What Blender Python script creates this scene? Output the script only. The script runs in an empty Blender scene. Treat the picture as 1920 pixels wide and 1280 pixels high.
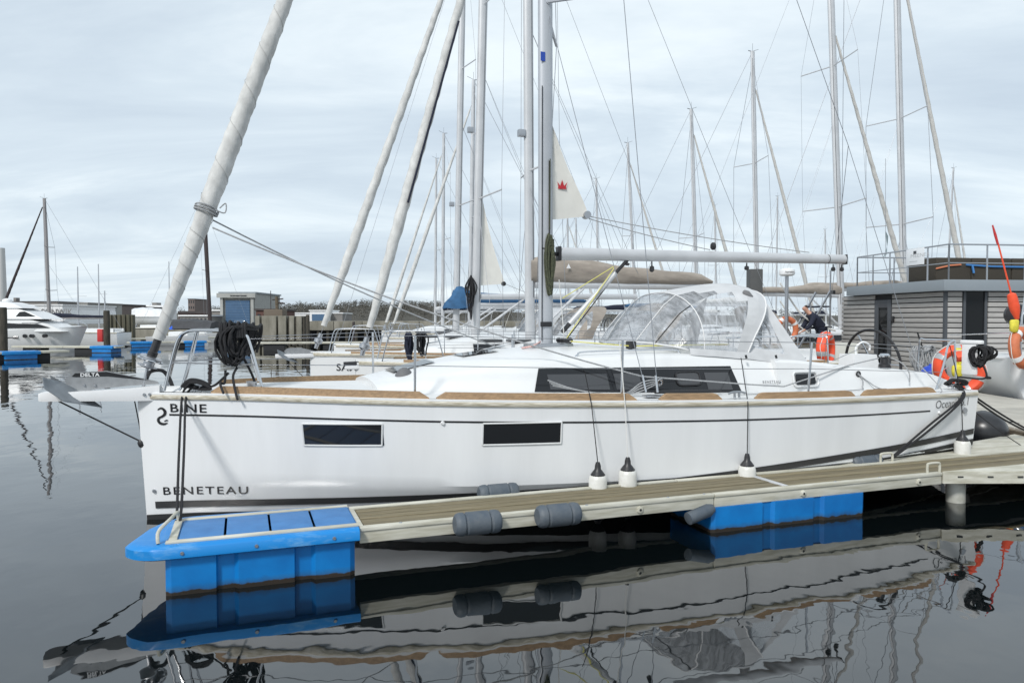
import bpy, bmesh, math, random
from math import sin, cos, pi, radians, sqrt, atan2
from mathutils import Vector as V, Matrix
random.seed(7)
C = bpy.context.scene.collection
SC = bpy.context.scene

# ------------------------------------------------------------------ camera
F_PX, CAM_H = 1387.0, 2.05
PITCH = math.atan(40 / F_PX)
cd = bpy.data.cameras.new('camera'); cam = bpy.data.objects.new('camera', cd); C.objects.link(cam)
cam.location = (0, 0, CAM_H); cam.rotation_euler = (pi / 2 - PITCH, 0, 0)
cd.sensor_width = 36; cd.lens = F_PX / 1920 * 36; cd.clip_start = .05; cd.clip_end = 6000
SC.camera = cam

# ------------------------------------------------------------------ world, sun, exposure
SUN_AZ, SUN_EL = radians(-152), radians(43)          # sun high, behind the camera on the left
w = bpy.data.worlds.new('World'); SC.world = w; w.use_nodes = True
nt = w.node_tree; nt.nodes.clear()
def N(t, **k):
    n = nt.nodes.new(t)
    for a, b in k.items(): setattr(n, a, b)
    return n
def L(a, b): nt.links.new(a, b)
sky = N('ShaderNodeTexSky', sky_type='NISHITA', sun_disc=False)
sky.sun_elevation = SUN_EL; sky.sun_rotation = SUN_AZ; sky.air_density = 1.0; sky.dust_density = 2.0
bg1 = N('ShaderNodeBackground'); bg1.inputs[1].default_value = .10; L(sky.outputs[0], bg1.inputs[0])
tc = N('ShaderNodeTexCoord'); sx = N('ShaderNodeSeparateXYZ'); L(tc.outputs['Generated'], sx.inputs[0])
zz = N('ShaderNodeMath', operation='MAXIMUM'); L(sx.outputs[2], zz.inputs[0]); zz.inputs[1].default_value = 0.0
za = N('ShaderNodeMath', operation='ADD'); L(zz.outputs[0], za.inputs[0]); za.inputs[1].default_value = .16
dx = N('ShaderNodeMath', operation='DIVIDE'); L(sx.outputs[0], dx.inputs[0]); L(za.outputs[0], dx.inputs[1])
dy = N('ShaderNodeMath', operation='DIVIDE'); L(sx.outputs[1], dy.inputs[0]); L(za.outputs[0], dy.inputs[1])
cb = N('ShaderNodeCombineXYZ'); L(dx.outputs[0], cb.inputs[0]); L(dy.outputs[0], cb.inputs[1])
mp = N('ShaderNodeMapping'); L(cb.outputs[0], mp.inputs[0]); mp.inputs['Rotation'].default_value = (0, 0, radians(24)); mp.inputs['Scale'].default_value = (.55, 1.25, 1); mp.inputs['Location'].default_value = (2.3, 1.1, 0)
n1 = N('ShaderNodeTexNoise'); L(mp.outputs[0], n1.inputs['Vector']); n1.inputs['Scale'].default_value = 1.0; n1.inputs['Detail'].default_value = 7; n1.inputs['Roughness'].default_value = .60; n1.inputs['Distortion'].default_value = .5
r1 = N('ShaderNodeValToRGB'); L(n1.outputs[0], r1.inputs[0])
r1.color_ramp.elements[0].position = .33; r1.color_ramp.elements[0].color = (.44, .513, .585, 1)
r1.color_ramp.elements[1].position = .66; r1.color_ramp.elements[1].color = (.665, .73, .765, 1)
e = r1.color_ramp.elements.new(.5); e.color = (.525, .60, .66, 1)
bg2 = N('ShaderNodeBackground'); bg2.inputs[1].default_value = 1.0; L(r1.outputs[0], bg2.inputs[0])
ms = N('ShaderNodeMixShader'); ms.inputs[0].default_value = .93; L(bg1.outputs[0], ms.inputs[1]); L(bg2.outputs[0], ms.inputs[2])
wo = N('ShaderNodeOutputWorld'); L(ms.outputs[0], wo.inputs[0])

sl = bpy.data.lights.new('sun', 'SUN'); sl.energy = 2.0; sl.angle = radians(9); sl.color = (1, .975, .94)
so = bpy.data.objects.new('sun', sl); C.objects.link(so)
sd = V((sin(SUN_AZ) * cos(SUN_EL), cos(SUN_AZ) * cos(SUN_EL), sin(SUN_EL)))
so.rotation_euler = sd.to_track_quat('Z', 'Y').to_euler(); so.location = (-20, -20, 30)
vs_ = SC.view_settings; vs_.view_transform = 'Standard'; vs_.look = 'None'; vs_.exposure = 0.5; vs_.gamma = 1; vs_.use_curve_mapping = False

# ------------------------------------------------------------------ reading positions off the survey of the place
def ray(px, py):
    u = (px - 960) / F_PX; v = -(py - 640) / F_PX
    return V((u, cos(PITCH) + v * sin(PITCH), v * cos(PITCH) - sin(PITCH)))
O = V((0, 0, CAM_H))
def at(px, py, Y): d = ray(px, py); return O + d * (Y / d.y)
def atz(px, py, z): d = ray(px, py); return O + d * ((z - CAM_H) / d.z)
class Fr:
    """a thing's frame: x along, y across (away from the camera), z up"""
    def __init__(s, loc, deg): s.M = Matrix.Translation(V(loc)) @ Matrix.Rotation(radians(deg), 4, 'Z'); s.I = s.M.inverted()
    def pl(s, px, py, yl=0.):
        o = s.I @ O; d = s.I.to_3x3() @ ray(px, py); return o + d * ((yl - o.y) / d.y)
    def px_(s, px, py, xl=0.):
        o = s.I @ O; d = s.I.to_3x3() @ ray(px, py); return o + d * ((xl - o.x) / d.x)
    def pz(s, px, py, z): return s.I @ atz(px, py, z)
    def w(s, p): return s.M @ V(p)
    def l(s, p): return s.I @ V(p)
def lerp(x, xs, ys):
    if x <= xs[0]: return ys[0]
    for i in range(1, len(xs)):
        if x <= xs[i]:
            t = (x - xs[i-1]) / (xs[i] - xs[i-1]); return ys[i-1] + t * (ys[i] - ys[i-1])
    return ys[-1]
def smooth(x, xs, ys):                                   # Catmull-Rom through the table
    if x <= xs[0]: return ys[0]
    if x >= xs[-1]: return ys[-1]
    i = 1
    while x > xs[i]: i += 1
    i -= 1
    def m(k):
        if k == 0: return (ys[1]-ys[0])/(xs[1]-xs[0])
        if k == len(xs)-1: return (ys[-1]-ys[-2])/(xs[-1]-xs[-2])
        return (ys[k+1]-ys[k-1])/(xs[k+1]-xs[k-1])
    h = xs[i+1]-xs[i]; t = (x-xs[i])/h
    return (2*t**3-3*t**2+1)*ys[i] + (t**3-2*t*t+t)*h*m(i) + (-2*t**3+3*t*t)*ys[i+1] + (t**3-t*t)*h*m(i+1)

# ------------------------------------------------------------------ materials
MATS = {}
def mat(name, col, rough=.5, metal=0., var=0., vs=4., bump=0., bs=40., spec=.5, stretch=(1, 1, 1), coat=0., col2=None, detail=5.):
    if name in MATS: return MATS[name]
    m = bpy.data.materials.new(name); m.use_nodes = True; t = m.node_tree; b = t.nodes['Principled BSDF']
    b.inputs['Base Color'].default_value = (*col, 1); b.inputs['Roughness'].default_value = rough; b.inputs['Metallic'].default_value = metal
    b.inputs['Specular IOR Level'].default_value = spec; b.inputs['Coat Weight'].default_value = coat
    if var or bump or col2:
        tcn = t.nodes.new('ShaderNodeTexCoord'); mpn = t.nodes.new('ShaderNodeMapping'); mpn.inputs['Scale'].default_value = stretch
        t.links.new(tcn.outputs['Object'], mpn.inputs[0])
    if var or col2:
        n = t.nodes.new('ShaderNodeTexNoise'); n.inputs['Scale'].default_value = vs; n.inputs['Detail'].default_value = detail; n.inputs['Roughness'].default_value = .6
        t.links.new(mpn.outputs[0], n.inputs['Vector'])
        r = t.nodes.new('ShaderNodeValToRGB'); r.color_ramp.elements[0].position = .3; r.color_ramp.elements[1].position = .7
        c2 = col2 or tuple(max(0, c * (1 - var)) for c in col); c1 = tuple(min(1, c * (1 + var * .5)) for c in col) if not col2 else col
        r.color_ramp.elements[0].color = (*c2, 1); r.color_ramp.elements[1].color = (*c1, 1)
        t.links.new(n.outputs[0], r.inputs[0]); t.links.new(r.outputs[0], b.inputs['Base Color'])
    if bump:
        n = t.nodes.new('ShaderNodeTexNoise'); n.inputs['Scale'].default_value = bs; n.inputs['Detail'].default_value = 4
        t.links.new(mpn.outputs[0], n.inputs['Vector'])
        bp = t.nodes.new('ShaderNodeBump'); bp.inputs['Strength'].default_value = bump; bp.inputs['Distance'].default_value = .02
        t.links.new(n.outputs[0], bp.inputs['Height']); t.links.new(bp.outputs[0], b.inputs['Normal'])
    MATS[name] = m; return m
GEL = mat('gelcoat', (.685, .695, .70), .3, vs=1.4, col2=(.64, .65, .65))
HULL = mat('hull_gelcoat', (.765, .778, .79), .24, vs=1.3, col2=(.70, .712, .722), stretch=(2.2, 2.2, .22), bump=.015, bs=3)
DECK = mat('deck_nonskid', (.63, .64, .64), .65, var=.06, vs=4, bump=.05, bs=300)
RUB = mat('rub_rail_dirty', (.64, .61, .53), .55, var=.35, vs=4.5, col2=(.27, .235, .155), stretch=(.8, 6, 22))
TEAK = mat('teak', (.33, .215, .118), .62, var=.35, vs=5, stretch=(1.5, 14, 14), bump=.15, bs=12)
GLASSK = mat('smoked_glass', (.012, .013, .015), .04, spec=.42)
GLASSH = mat('house_glass', (.008, .009, .01), .03, spec=.22)
GLASSK2 = mat('smoked_glass_pane', (.05, .052, .056), .05, spec=.6)
STEEL = mat('stainless_steel', (.62, .63, .65), .16, 1.)
STEELD = mat('stainless_dull', (.42, .43, .45), .34, .9)
ALU = mat('anodised_aluminium', (.46, .48, .51), .42, .35, var=.1, vs=1.5)
ALUL = mat('light_aluminium', (.54, .55, .565), .42, .25, var=.12, vs=2)
BLK = mat('black_plastic', (.018, .018, .02), .42)
INK = mat('black_lettering', (.012, .012, .014), .35)
ROPEK = mat('black_rope', (.014, .014, .016), .8, bump=.5, bs=180)
ROPEW = mat('white_rope', (.62, .62, .6), .8, bump=.4, bs=150)
ROPEG = mat('grey_rope', (.36, .37, .38), .8, bump=.4, bs=150, var=.3, vs=60)
ROPEY = mat('yellow_rope', (.62, .58, .16), .8, bump=.3, bs=150)
ROPEB = mat('green_black_rope', (.02, .026, .018), .8, vs=55, col2=(.10, .11, .06), bump=.5, bs=150)
WIRE = mat('rigging_wire', (.30, .31, .33), .4, .7)
SAILW = mat('sail_cover_white', (.57, .57, .555), .8, var=.22, vs=6, bump=.6, bs=11, stretch=(1, 1, .6))
FURLG = mat('grey_furled_sail', (.52, .51, .485), .75, var=.15, vs=4, bump=.3, bs=9)
SAILC = mat('cream_sailcloth', (.69, .68, .635), .7, var=.1, vs=2, bump=.12, bs=6)
CANV = mat('grey_canvas', (.52, .53, .54), .85, var=.12, vs=5, bump=.2, bs=10)
TAUPE = mat('taupe_canvas', (.32, .28, .24), .88, var=.3, vs=3, bump=.8, bs=5, stretch=(.6, 1, 1.6))
BLUC = mat('blue_canvas', (.035, .115, .24), .85, var=.3, vs=4, bump=.35, bs=8)
NAVY = mat('navy_cloth', (.012, .016, .035), .85, var=.3, vs=6)
SEAM = mat('white_seam', (.66, .66, .66), .8)
ORANGE = mat('orange_foam_cover', (.78, .085, .03), .6, var=.15, vs=9)
ORANGE2 = mat('faded_orange', (.55, .16, .07), .65, var=.2, vs=7)
REFL = mat('reflective_tape', (.42, .43, .44), .35, .3)
YEL = mat('yellow_bag', (.68, .6, .06), .7, var=.25, vs=12)
WHITE = mat('white_plastic', (.74, .745, .75), .4, var=.03, vs=5)
FEND = mat('white_fender_vinyl', (.72, .72, .70), .38, var=.18, vs=7, col2=(.52, .51, .46))
BALLK = mat('black_fender_vinyl', (.022, .023, .026), .3, var=.4, vs=9)
BLUEB = mat('blue_ball', (.01, .05, .42), .4)
GALV = mat('galvanised', (.35, .36, .37), .5, .55, var=.2, vs=9)
STRIPE = mat('dark_stripe', (.035, .036, .038), .35)
PAINTK = mat('antifouling', (.022, .023, .024), .6, var=.3, vs=5)
BEAM = mat('painted_beam', (.60, .59, .52), .55, vs=4, col2=(.36, .345, .27), stretch=(.6, 2, 6), bump=.05, bs=20)
ROLL = mat('blue_grey_rubber', (.055, .075, .10), .6, vs=8, col2=(.10, .115, .13), bump=.15, bs=30)
CONC = mat('concrete', (.44, .42, .37), .85, var=.18, vs=2.2, bump=.12, bs=60)
CONCD = mat('old_concrete', (.27, .255, .215), .9, vs=1.1, col2=(.12, .113, .085), stretch=(1, 1, .35), bump=.3, bs=8)
TIMB = mat('old_timber', (.16, .125, .085), .85, vs=3, col2=(.06, .05, .035), stretch=(1, 1, 4), bump=.4, bs=14)
PILE = mat('pile_timber', (.075, .065, .052), .9, vs=4, col2=(.03, .03, .022), stretch=(3, 3, .5), bump=.4, bs=10)
STEELP = mat('sheet_pile', (.12, .11, .075), .85, vs=1.5, col2=(.05, .05, .035), stretch=(3, 3, .4))
CLAD = mat('grey_cladding', (.41, .395, .378), .7, vs=3, col2=(.285, .277, .268), stretch=(1.2, 1.2, 26), bump=.15, bs=20)
DARKF = mat('anthracite_frame', (.055, .06, .068), .45)
BACK = mat('dark_backing', (.02, .021, .023), .8)
FASC = mat('grey_fascia', (.215, .245, .27), .5, var=.06, vs=1)
WICK = mat('brown_wicker', (.06, .05, .036), .8, vs=60, col2=(.025, .021, .016), bump=.6, bs=80)
STRAPB = mat('blue_strap', (.05, .19, .45), .7)
STRAPO = mat('orange_strap', (.6, .2, .1), .7)
RED = mat('red_paint', (.5, .03, .03), .5)
SHED = mat('shed_sheet', (.33, .335, .32), .7, var=.12, vs=1)
SHEDB = mat('blue_door', (.06, .125, .22), .5, var=.12, vs=2)
BRICKR = mat('far_brick', (.115, .06, .05), .9, var=.3, vs=.5)
FARGREY = mat('far_render', (.22, .21, .2), .9, var=.25, vs=.3)
FARROOF = mat('far_roof', (.07, .06, .06), .9, var=.3, vs=.5)
FARWIN = mat('far_window', (.03, .035, .04), .2)
TARP = mat('grey_tarp', (.05, .052, .058), .8, var=.25, vs=2, bump=.4, bs=3)
TARPB = mat('blue_tarp', (.01, .09, .55), .7, bump=.4, bs=4)
SHRINK = mat('white_shrink_wrap', (.66, .67, .68), .6, var=.12, vs=2, bump=.3, bs=3)
SKIN = mat('skin', (.45, .25, .18), .6)
DKMAST = mat('dark_mast', (.035, .024, .024), .5)
BLUES = mat('blue_sticker', (.015, .06, .36), .4)
CROWN = mat('red_print', (.45, .02, .03), .6)
BARK = mat('bark', (.07, .06, .05), .9)
TWIG = mat('bare_twigs', (.125, .115, .10), .9, vs=.06, col2=(.075, .076, .066))  # distance haze put into the twig colour, both tones lightened
GRND = mat('shore_ground', (.13, .125, .11), .95, var=.3, vs=.1)

def tweak(m, f): f(m.node_tree, m.node_tree.nodes['Principled BSDF']); return m
def scum(t, b):                                          # brown growth line where the float sits in the water
    g = t.nodes.new('ShaderNodeNewGeometry'); s = t.nodes.new('ShaderNodeSeparateXYZ'); t.links.new(g.outputs['Position'], s.inputs[0])
    n = t.nodes.new('ShaderNodeTexNoise'); n.inputs['Scale'].default_value = 14; n.inputs['Detail'].default_value = 5; t.links.new(g.outputs['Position'], n.inputs['Vector'])
    ma = t.nodes.new('ShaderNodeMath'); ma.operation = 'MULTIPLY_ADD'; t.links.new(n.outputs[0], ma.inputs[0]); ma.inputs[1].default_value = -.05; t.links.new(s.outputs[2], ma.inputs[2])
    r = t.nodes.new('ShaderNodeValToRGB'); t.links.new(ma.outputs[0], r.inputs[0])
    r.color_ramp.elements[0].position = 0.0; r.color_ramp.elements[0].color = (.03, .022, .016, 1)
    r.color_ramp.elements[1].position = .055; r.color_ramp.elements[1].color = (.002, .18, .52, 1)
    e = r.color_ramp.elements.new(.004); e.color = (.04, .028, .02, 1); e = r.color_ramp.elements.new(.009); e.color = (.02, .12, .30, 1)
    n2 = t.nodes.new('ShaderNodeTexNoise'); n2.inputs['Scale'].default_value = 3; n2.inputs['Detail'].default_value = 8; t.links.new(g.outputs['Position'], n2.inputs['Vector'])
    r2 = t.nodes.new('ShaderNodeValToRGB'); r2.color_ramp.elements[0].position = .35; r2.color_ramp.elements[0].color = (.62, .74, .80, 1); r2.color_ramp.elements[1].position = .66; r2.color_ramp.elements[1].color = (1.1, 1.08, 1.06, 1); t.links.new(n2.outputs[0], r2.inputs[0])
    mx = t.nodes.new('ShaderNodeMix'); mx.data_type = 'RGBA'; mx.blend_type = 'MULTIPLY'; mx.inputs[0].default_value = 1; t.links.new(r.outputs[0], mx.inputs[6]); t.links.new(r2.outputs[0], mx.inputs[7])
    t.links.new(mx.outputs[2], b.inputs['Base Color'])
BLUE = tweak(mat('blue_float_plastic', (.002, .18, .52), .42), scum)
def scuff(t, b):                                          # chalky scrape marks
    g = t.nodes.new('ShaderNodeTexCoord'); mpn = t.nodes.new('ShaderNodeMapping'); mpn.inputs['Scale'].default_value = (2.2, 5, 7); t.links.new(g.outputs['Object'], mpn.inputs[0])
    n = t.nodes.new('ShaderNodeTexNoise'); n.inputs['Scale'].default_value = 1.5; n.inputs['Detail'].default_value = 9; n.inputs['Roughness'].default_value = .7; t.links.new(mpn.outputs[0], n.inputs['Vector'])
    r = t.nodes.new('ShaderNodeValToRGB'); r.color_ramp.elements[0].position = .54; r.color_ramp.elements[0].color = (.003, .20, .55, 1); r.color_ramp.elements[1].position = .68; r.color_ramp.elements[1].color = (.10, .30, .58, 1); t.links.new(n.outputs[0], r.inputs[0]); t.links.new(r.outputs[0], b.inputs['Base Color'])
BLUET = tweak(mat('blue_cap_plastic', (.003, .20, .55), .4), scuff)
def tread(t, b):
    g = t.nodes.new('ShaderNodeTexCoord'); ch = t.nodes.new('ShaderNodeTexChecker'); ch.inputs['Scale'].default_value = 90; t.links.new(g.outputs['Object'], ch.inputs['Vector'])
    bp = t.nodes.new('ShaderNodeBump'); bp.inputs['Strength'].default_value = .5; bp.inputs['Distance'].default_value = .004; t.links.new(ch.outputs[1], bp.inputs['Height']); t.links.new(bp.outputs[0], b.inputs['Normal'])
BLUEG = tweak(mat('blue_tread_tile', (.06, .21, .47), .6, vs=5, col2=(.045, .16, .38)), tread)
def plank_mat():
    m = mat('weathered_planks', (.235, .195, .12), .8, vs=2.2, col2=(.115, .10, .06), stretch=(1.2, 26, 26), bump=.35, bs=3.5, detail=8); return m
PLANK = plank_mat()
def tone(t, b, lo=.78, hi=1.2):                           # each board its own shade
    src = b.inputs['Base Color'].links[0].from_socket; oi = t.nodes.new('ShaderNodeObjectInfo'); mr = t.nodes.new('ShaderNodeMapRange'); mr.inputs[3].default_value = lo; mr.inputs[4].default_value = hi; t.links.new(oi.outputs['Random'], mr.inputs[0])
    mx = t.nodes.new('ShaderNodeMix'); mx.data_type = 'RGBA'; mx.blend_type = 'MULTIPLY'; mx.inputs[0].default_value = 1; t.links.new(src, mx.inputs[6]); t.links.new(mr.outputs[0], mx.inputs[7]); t.links.new(mx.outputs[2], b.inputs['Base Color'])
tweak(PLANK, tone); tweak(CLAD, lambda t, b: tone(t, b, .86, 1.1)); tweak(CONC, lambda t, b: tone(t, b, .88, 1.08))
def vinyl():
    m = bpy.data.materials.new('clear_vinyl'); m.use_nodes = True; t = m.node_tree; t.nodes.clear()
    tr = t.nodes.new('ShaderNodeBsdfTransparent'); tr.inputs[0].default_value = (.86, .87, .88, 1)
    gl = t.nodes.new('ShaderNodeBsdfGlossy'); gl.inputs[0].default_value = (.9, .9, .9, 1); gl.inputs[1].default_value = .28
    df = t.nodes.new('ShaderNodeBsdfDiffuse'); df.inputs[0].default_value = (.55, .57, .6, 1)
    tcn = t.nodes.new('ShaderNodeTexCoord'); mpn = t.nodes.new('ShaderNodeMapping'); mpn.inputs['Scale'].default_value = (9, 2, 2); mpn.inputs['Rotation'].default_value = (0, .6, 0); t.links.new(tcn.outputs['Object'], mpn.inputs[0])
    n = t.nodes.new('ShaderNodeTexNoise'); n.inputs['Scale'].default_value = 2.5; n.inputs['Detail'].default_value = 5; t.links.new(mpn.outputs[0], n.inputs['Vector'])
    bp = t.nodes.new('ShaderNodeBump'); bp.inputs['Strength'].default_value = .5; bp.inputs['Distance'].default_value = .02; t.links.new(n.outputs[0], bp.inputs['Height']); t.links.new(bp.outputs[0], gl.inputs['Normal'])
    r = t.nodes.new('ShaderNodeMapRange'); r.inputs[1].default_value = .35; r.inputs[2].default_value = .75; r.inputs[3].default_value = .16; r.inputs[4].default_value = .62; t.links.new(n.outputs[0], r.inputs[0])
    m1 = t.nodes.new('ShaderNodeMixShader'); t.links.new(r.outputs[0], m1.inputs[0]); t.links.new(tr.outputs[0], m1.inputs[1]); t.links.new(df.outputs[0], m1.inputs[2])
    m2 = t.nodes.new('ShaderNodeMixShader'); m2.inputs[0].default_value = .05; t.links.new(m1.outputs[0], m2.inputs[1]); t.links.new(gl.outputs[0], m2.inputs[2])
    o = t.nodes.new('ShaderNodeOutputMaterial'); t.links.new(m2.outputs[0], o.inputs[0]); return m
VINYL = vinyl()
def water_mat():
    m = bpy.data.materials.new('harbour_water'); m.use_nodes = True; t = m.node_tree; b = t.nodes['Principled BSDF']
    b.inputs['Base Color'].default_value = (.002, .0035, .004, 1); b.inputs['Roughness'].default_value = .015; b.inputs['IOR'].default_value = 2.0; b.inputs['Specular IOR Level'].default_value = .5
    g = t.nodes.new('ShaderNodeNewGeometry')
    def noise(sc, det, stretch, rot=0.):
        mpn = t.nodes.new('ShaderNodeMapping'); mpn.inputs['Scale'].default_value = stretch; mpn.inputs['Rotation'].default_value = (0, 0, rot); t.links.new(g.outputs['Position'], mpn.inputs[0])
        n = t.nodes.new('ShaderNodeTexNoise'); n.inputs['Scale'].default_value = sc; n.inputs['Detail'].default_value = det; n.inputs['Roughness'].default_value = .45; t.links.new(mpn.outputs[0], n.inputs['Vector']); return n.outputs[0]
    a = noise(.9, 1.5, (1, .8, 1), .3); c = noise(3.6, 2, (1, .7, 1), -.4); d = noise(.16, 2, (1, 1, 1))
    m1 = t.nodes.new('ShaderNodeMath'); m1.operation = 'MULTIPLY'; t.links.new(c, m1.inputs[0]); m1.inputs[1].default_value = .22
    mm = t.nodes.new('ShaderNodeMath'); mm.operation = 'MULTIPLY'; t.links.new(m1.outputs[0], mm.inputs[0]); t.links.new(d, mm.inputs[1])
    m2 = t.nodes.new('ShaderNodeMath'); m2.operation = 'MULTIPLY_ADD'; t.links.new(a, m2.inputs[0]); m2.inputs[1].default_value = .6; t.links.new(mm.outputs[0], m2.inputs[2])
    bp = t.nodes.new('ShaderNodeBump'); bp.inputs['Strength'].default_value = 1.0; bp.inputs['Distance'].default_value = .018; t.links.new(m2.outputs[0], bp.inputs['Height']); t.links.new(bp.outputs[0], b.inputs['Normal'])
    return m
WATER = water_mat()

# ------------------------------------------------------------------ mesh builder
class MB:
    def __init__(s): s.v = []; s.f = []
    def add(s, vs, fs):
        o = len(s.v); s.v += [V(p) for p in vs]; s.f += [tuple(i + o for i in f) for f in fs]; return s
    def box(s, a, b):
        x0, y0, z0 = a; x1, y1, z1 = b
        return s.add([(x0,y0,z0),(x1,y0,z0),(x1,y1,z0),(x0,y1,z0),(x0,y0,z1),(x1,y0,z1),(x1,y1,z1),(x0,y1,z1)],
                     [(0,3,2,1),(4,5,6,7),(0,1,5,4),(1,2,6,5),(2,3,7,6),(3,0,4,7)])
    def bev(s, a, b, r=.01):                             # box with chamfered edges
        bm = bmesh.new(); bmesh.ops.create_cube(bm, size=1)
        a, b = V(a), V(b); c = (a + b) / 2; d = b - a
        for v in bm.verts: v.co = V((v.co.x*d.x, v.co.y*d.y, v.co.z*d.z)) + c
        r = min(r, abs(d.x)*.45, abs(d.y)*.45, abs(d.z)*.45)
        bmesh.ops.bevel(bm, geom=list(bm.edges), offset=r, segments=2, affect='EDGES', profile=.6)
        bm.verts.index_update(); s.add([v.co.copy() for v in bm.verts], [[v.index for v in f.verts] for f in bm.faces]); bm.free(); return s
    def tube(s, pts, r, n=8, caps=True, ry=None, prof=None):
        pts = [V(p) for p in pts]; m = len(pts)
        rr = r if isinstance(r, (list, tuple)) else [r] * m
        rings = []; prev = None
        for i, p in enumerate(pts):
            t = (pts[min(i+1, m-1)] - pts[max(i-1, 0)])
            if t.length < 1e-9: t = V((0, 0, 1))
            t.normalize()
            if prev is None:
                a = V((0, 0, 1)) if abs(t.z) < .9 else V((1, 0, 0))
                e1 = (a - t * a.dot(t)).normalized()
            else:
                e1 = prev - t * prev.dot(t)
                e1 = e1.normalized() if e1.length > 1e-6 else V((1, 0, 0))
            prev = e1; e2 = t.cross(e1)
            k2 = (ry if ry else 1.)
            rings.append([p + e1 * (rr[i] * cos(2*pi*j/n)) + e2 * (rr[i] * k2 * sin(2*pi*j/n)) for j in range(n)])
        vs = [q for g in rings for q in g]; fs = []
        for i in range(m-1):
            for j in range(n): fs.append((i*n+j, i*n+(j+1) % n, (i+1)*n+(j+1) % n, (i+1)*n+j))
        if caps: fs.append(tuple(range(n-1, -1, -1))); fs.append(tuple((m-1)*n+j for j in range(n)))
        return s.add(vs, fs)
    def lathe(s, p0, p1, prof, n=16):                    # prof: (t 0..1 along p0->p1, radius)
        p0, p1 = V(p0), V(p1); t = (p1-p0).normalized(); Ln = (p1-p0).length
        a = V((0,0,1)) if abs(t.z) < .9 else V((1,0,0)); e1 = (a - t*a.dot(t)).normalized(); e2 = t.cross(e1)
        vs = []; fs = []
        for tt, r in prof:
            for j in range(n): vs.append(p0 + t*(tt*Ln) + e1*(r*cos(2*pi*j/n)) + e2*(r*sin(2*pi*j/n)))
        for i in range(len(prof)-1):
            for j in range(n): fs.append((i*n+j, i*n+(j+1) % n, (i+1)*n+(j+1) % n, (i+1)*n+j))
        fs.append(tuple(range(n-1, -1, -1))); fs.append(tuple((len(prof)-1)*n+j for j in range(n)))
        return s.add(vs, fs)
    def grid(s, rows, closed=False):                     # rows of equal length
        n = len(rows[0]); vs = [p for r in rows for p in r]; fs = []
        for i in range(len(rows)-1):
            for j in range(n-1 if not closed else n): fs.append((i*n+j, i*n+(j+1) % n, (i+1)*n+(j+1) % n, (i+1)*n+j))
        return s.add(vs, fs)
    def prism(s, poly, off):                             # polygon extruded by a vector
        off = V(off); n = len(poly); vs = [V(p) for p in poly] + [V(p)+off for p in poly]
        fs = [tuple(range(n-1, -1, -1)), tuple(range(n, 2*n))] + [(i, (i+1) % n, n+(i+1) % n, n+i) for i in range(n)]
        return s.add(vs, fs)
    def torus(s, c, R, r, ax=(0, 0, 1), n=28, k=10, a0=0, a1=2*pi, ry=1., up=None):
        c = V(c); t = V(ax).normalized(); a = V(up) if up else (V((0,0,1)) if abs(t.z) < .9 else V((1,0,0)))
        e1 = (a - t*a.dot(t)).normalized(); e2 = t.cross(e1); full = abs(a1-a0-2*pi) < 1e-6
        rows = []
        for i in range(n if full else n+1):
            th = a0+(a1-a0)*i/n; d = e1*cos(th)+e2*sin(th)
            rows.append([c + d*(R+r*cos(2*pi*j/k)) + t*(r*ry*sin(2*pi*j/k)) for j in range(k)])
        if full: rows.append(rows[0])
        s.grid(rows, True)
        if not full:
            o = len(s.v) - len(rows)*k; s.f.append(tuple(o+j for j in range(k-1, -1, -1))); s.f.append(tuple(o+(len(rows)-1)*k+j for j in range(k)))
        return s
    def build(s, name, m, parent=None, frame=None, kind=None, flat=False, ang=38):
        if frame is not None: vs = [frame.I @ p for p in s.v]
        else: vs = s.v
        me = bpy.data.meshes.new(name); me.from_pydata([tuple(p) for p in vs], [], s.f)
        bm = bmesh.new(); bm.from_mesh(me); bmesh.ops.recalc_face_normals(bm, faces=bm.faces); bm.to_mesh(me); bm.free()
        if not flat:
            me.polygons.foreach_set('use_smooth', [True]*len(me.polygons)); me.set_sharp_from_angle(angle=radians(ang))
        me.materials.append(m)
        o = bpy.data.objects.new(name, me); C.objects.link(o)
        if parent is not None: o.parent = parent
        if kind: o['kind'] = kind
        return o
def tag(o, label, cat, group=None):
    o['label'] = label; o['category'] = cat
    if group: o['group'] = group
    return o
def thing(name, label, cat, frame, group=None):
    o = bpy.data.objects.new(name, None); o.empty_display_size = .2; C.objects.link(o); o.matrix_world = frame.M
    return tag(o, label, cat, group)
def solo(mb, name, m, label, cat, group=None, kind=None, ang=38, flat=False):      # one mesh, built in world coordinates
    xs = [p.x for p in mb.v]; ys = [p.y for p in mb.v]; zs = [p.z for p in mb.v]
    fr = Fr(((min(xs)+max(xs))/2, (min(ys)+max(ys))/2, min(zs)), 0)
    o = mb.build(name, m, None, fr, kind, ang=ang, flat=flat); o.matrix_world = fr.M
    if kind != 'structure' and label: tag(o, label, cat, group)
    return o
def frame_at(p): return Fr(p, 0)
def spline(pts, k=6):
    pts = [V(p) for p in pts]; out = []
    for i in range(len(pts)-1):
        p0 = pts[max(i-1, 0)]; p1 = pts[i]; p2 = pts[i+1]; p3 = pts[min(i+2, len(pts)-1)]
        for j in range(k):
            t = j/k; out.append(.5*((2*p1)+(p2-p0)*t+(2*p0-5*p1+4*p2-p3)*t*t+(3*p1-p0-3*p2+p3)*t**3))
    out.append(pts[-1]); return out
def sag(a, b, s, n=12):
    a, b = V(a), V(b); return [a.lerp(b, i/n) - V((0, 0, s*4*(i/n)*(1-i/n))) for i in range(n+1)]
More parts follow.
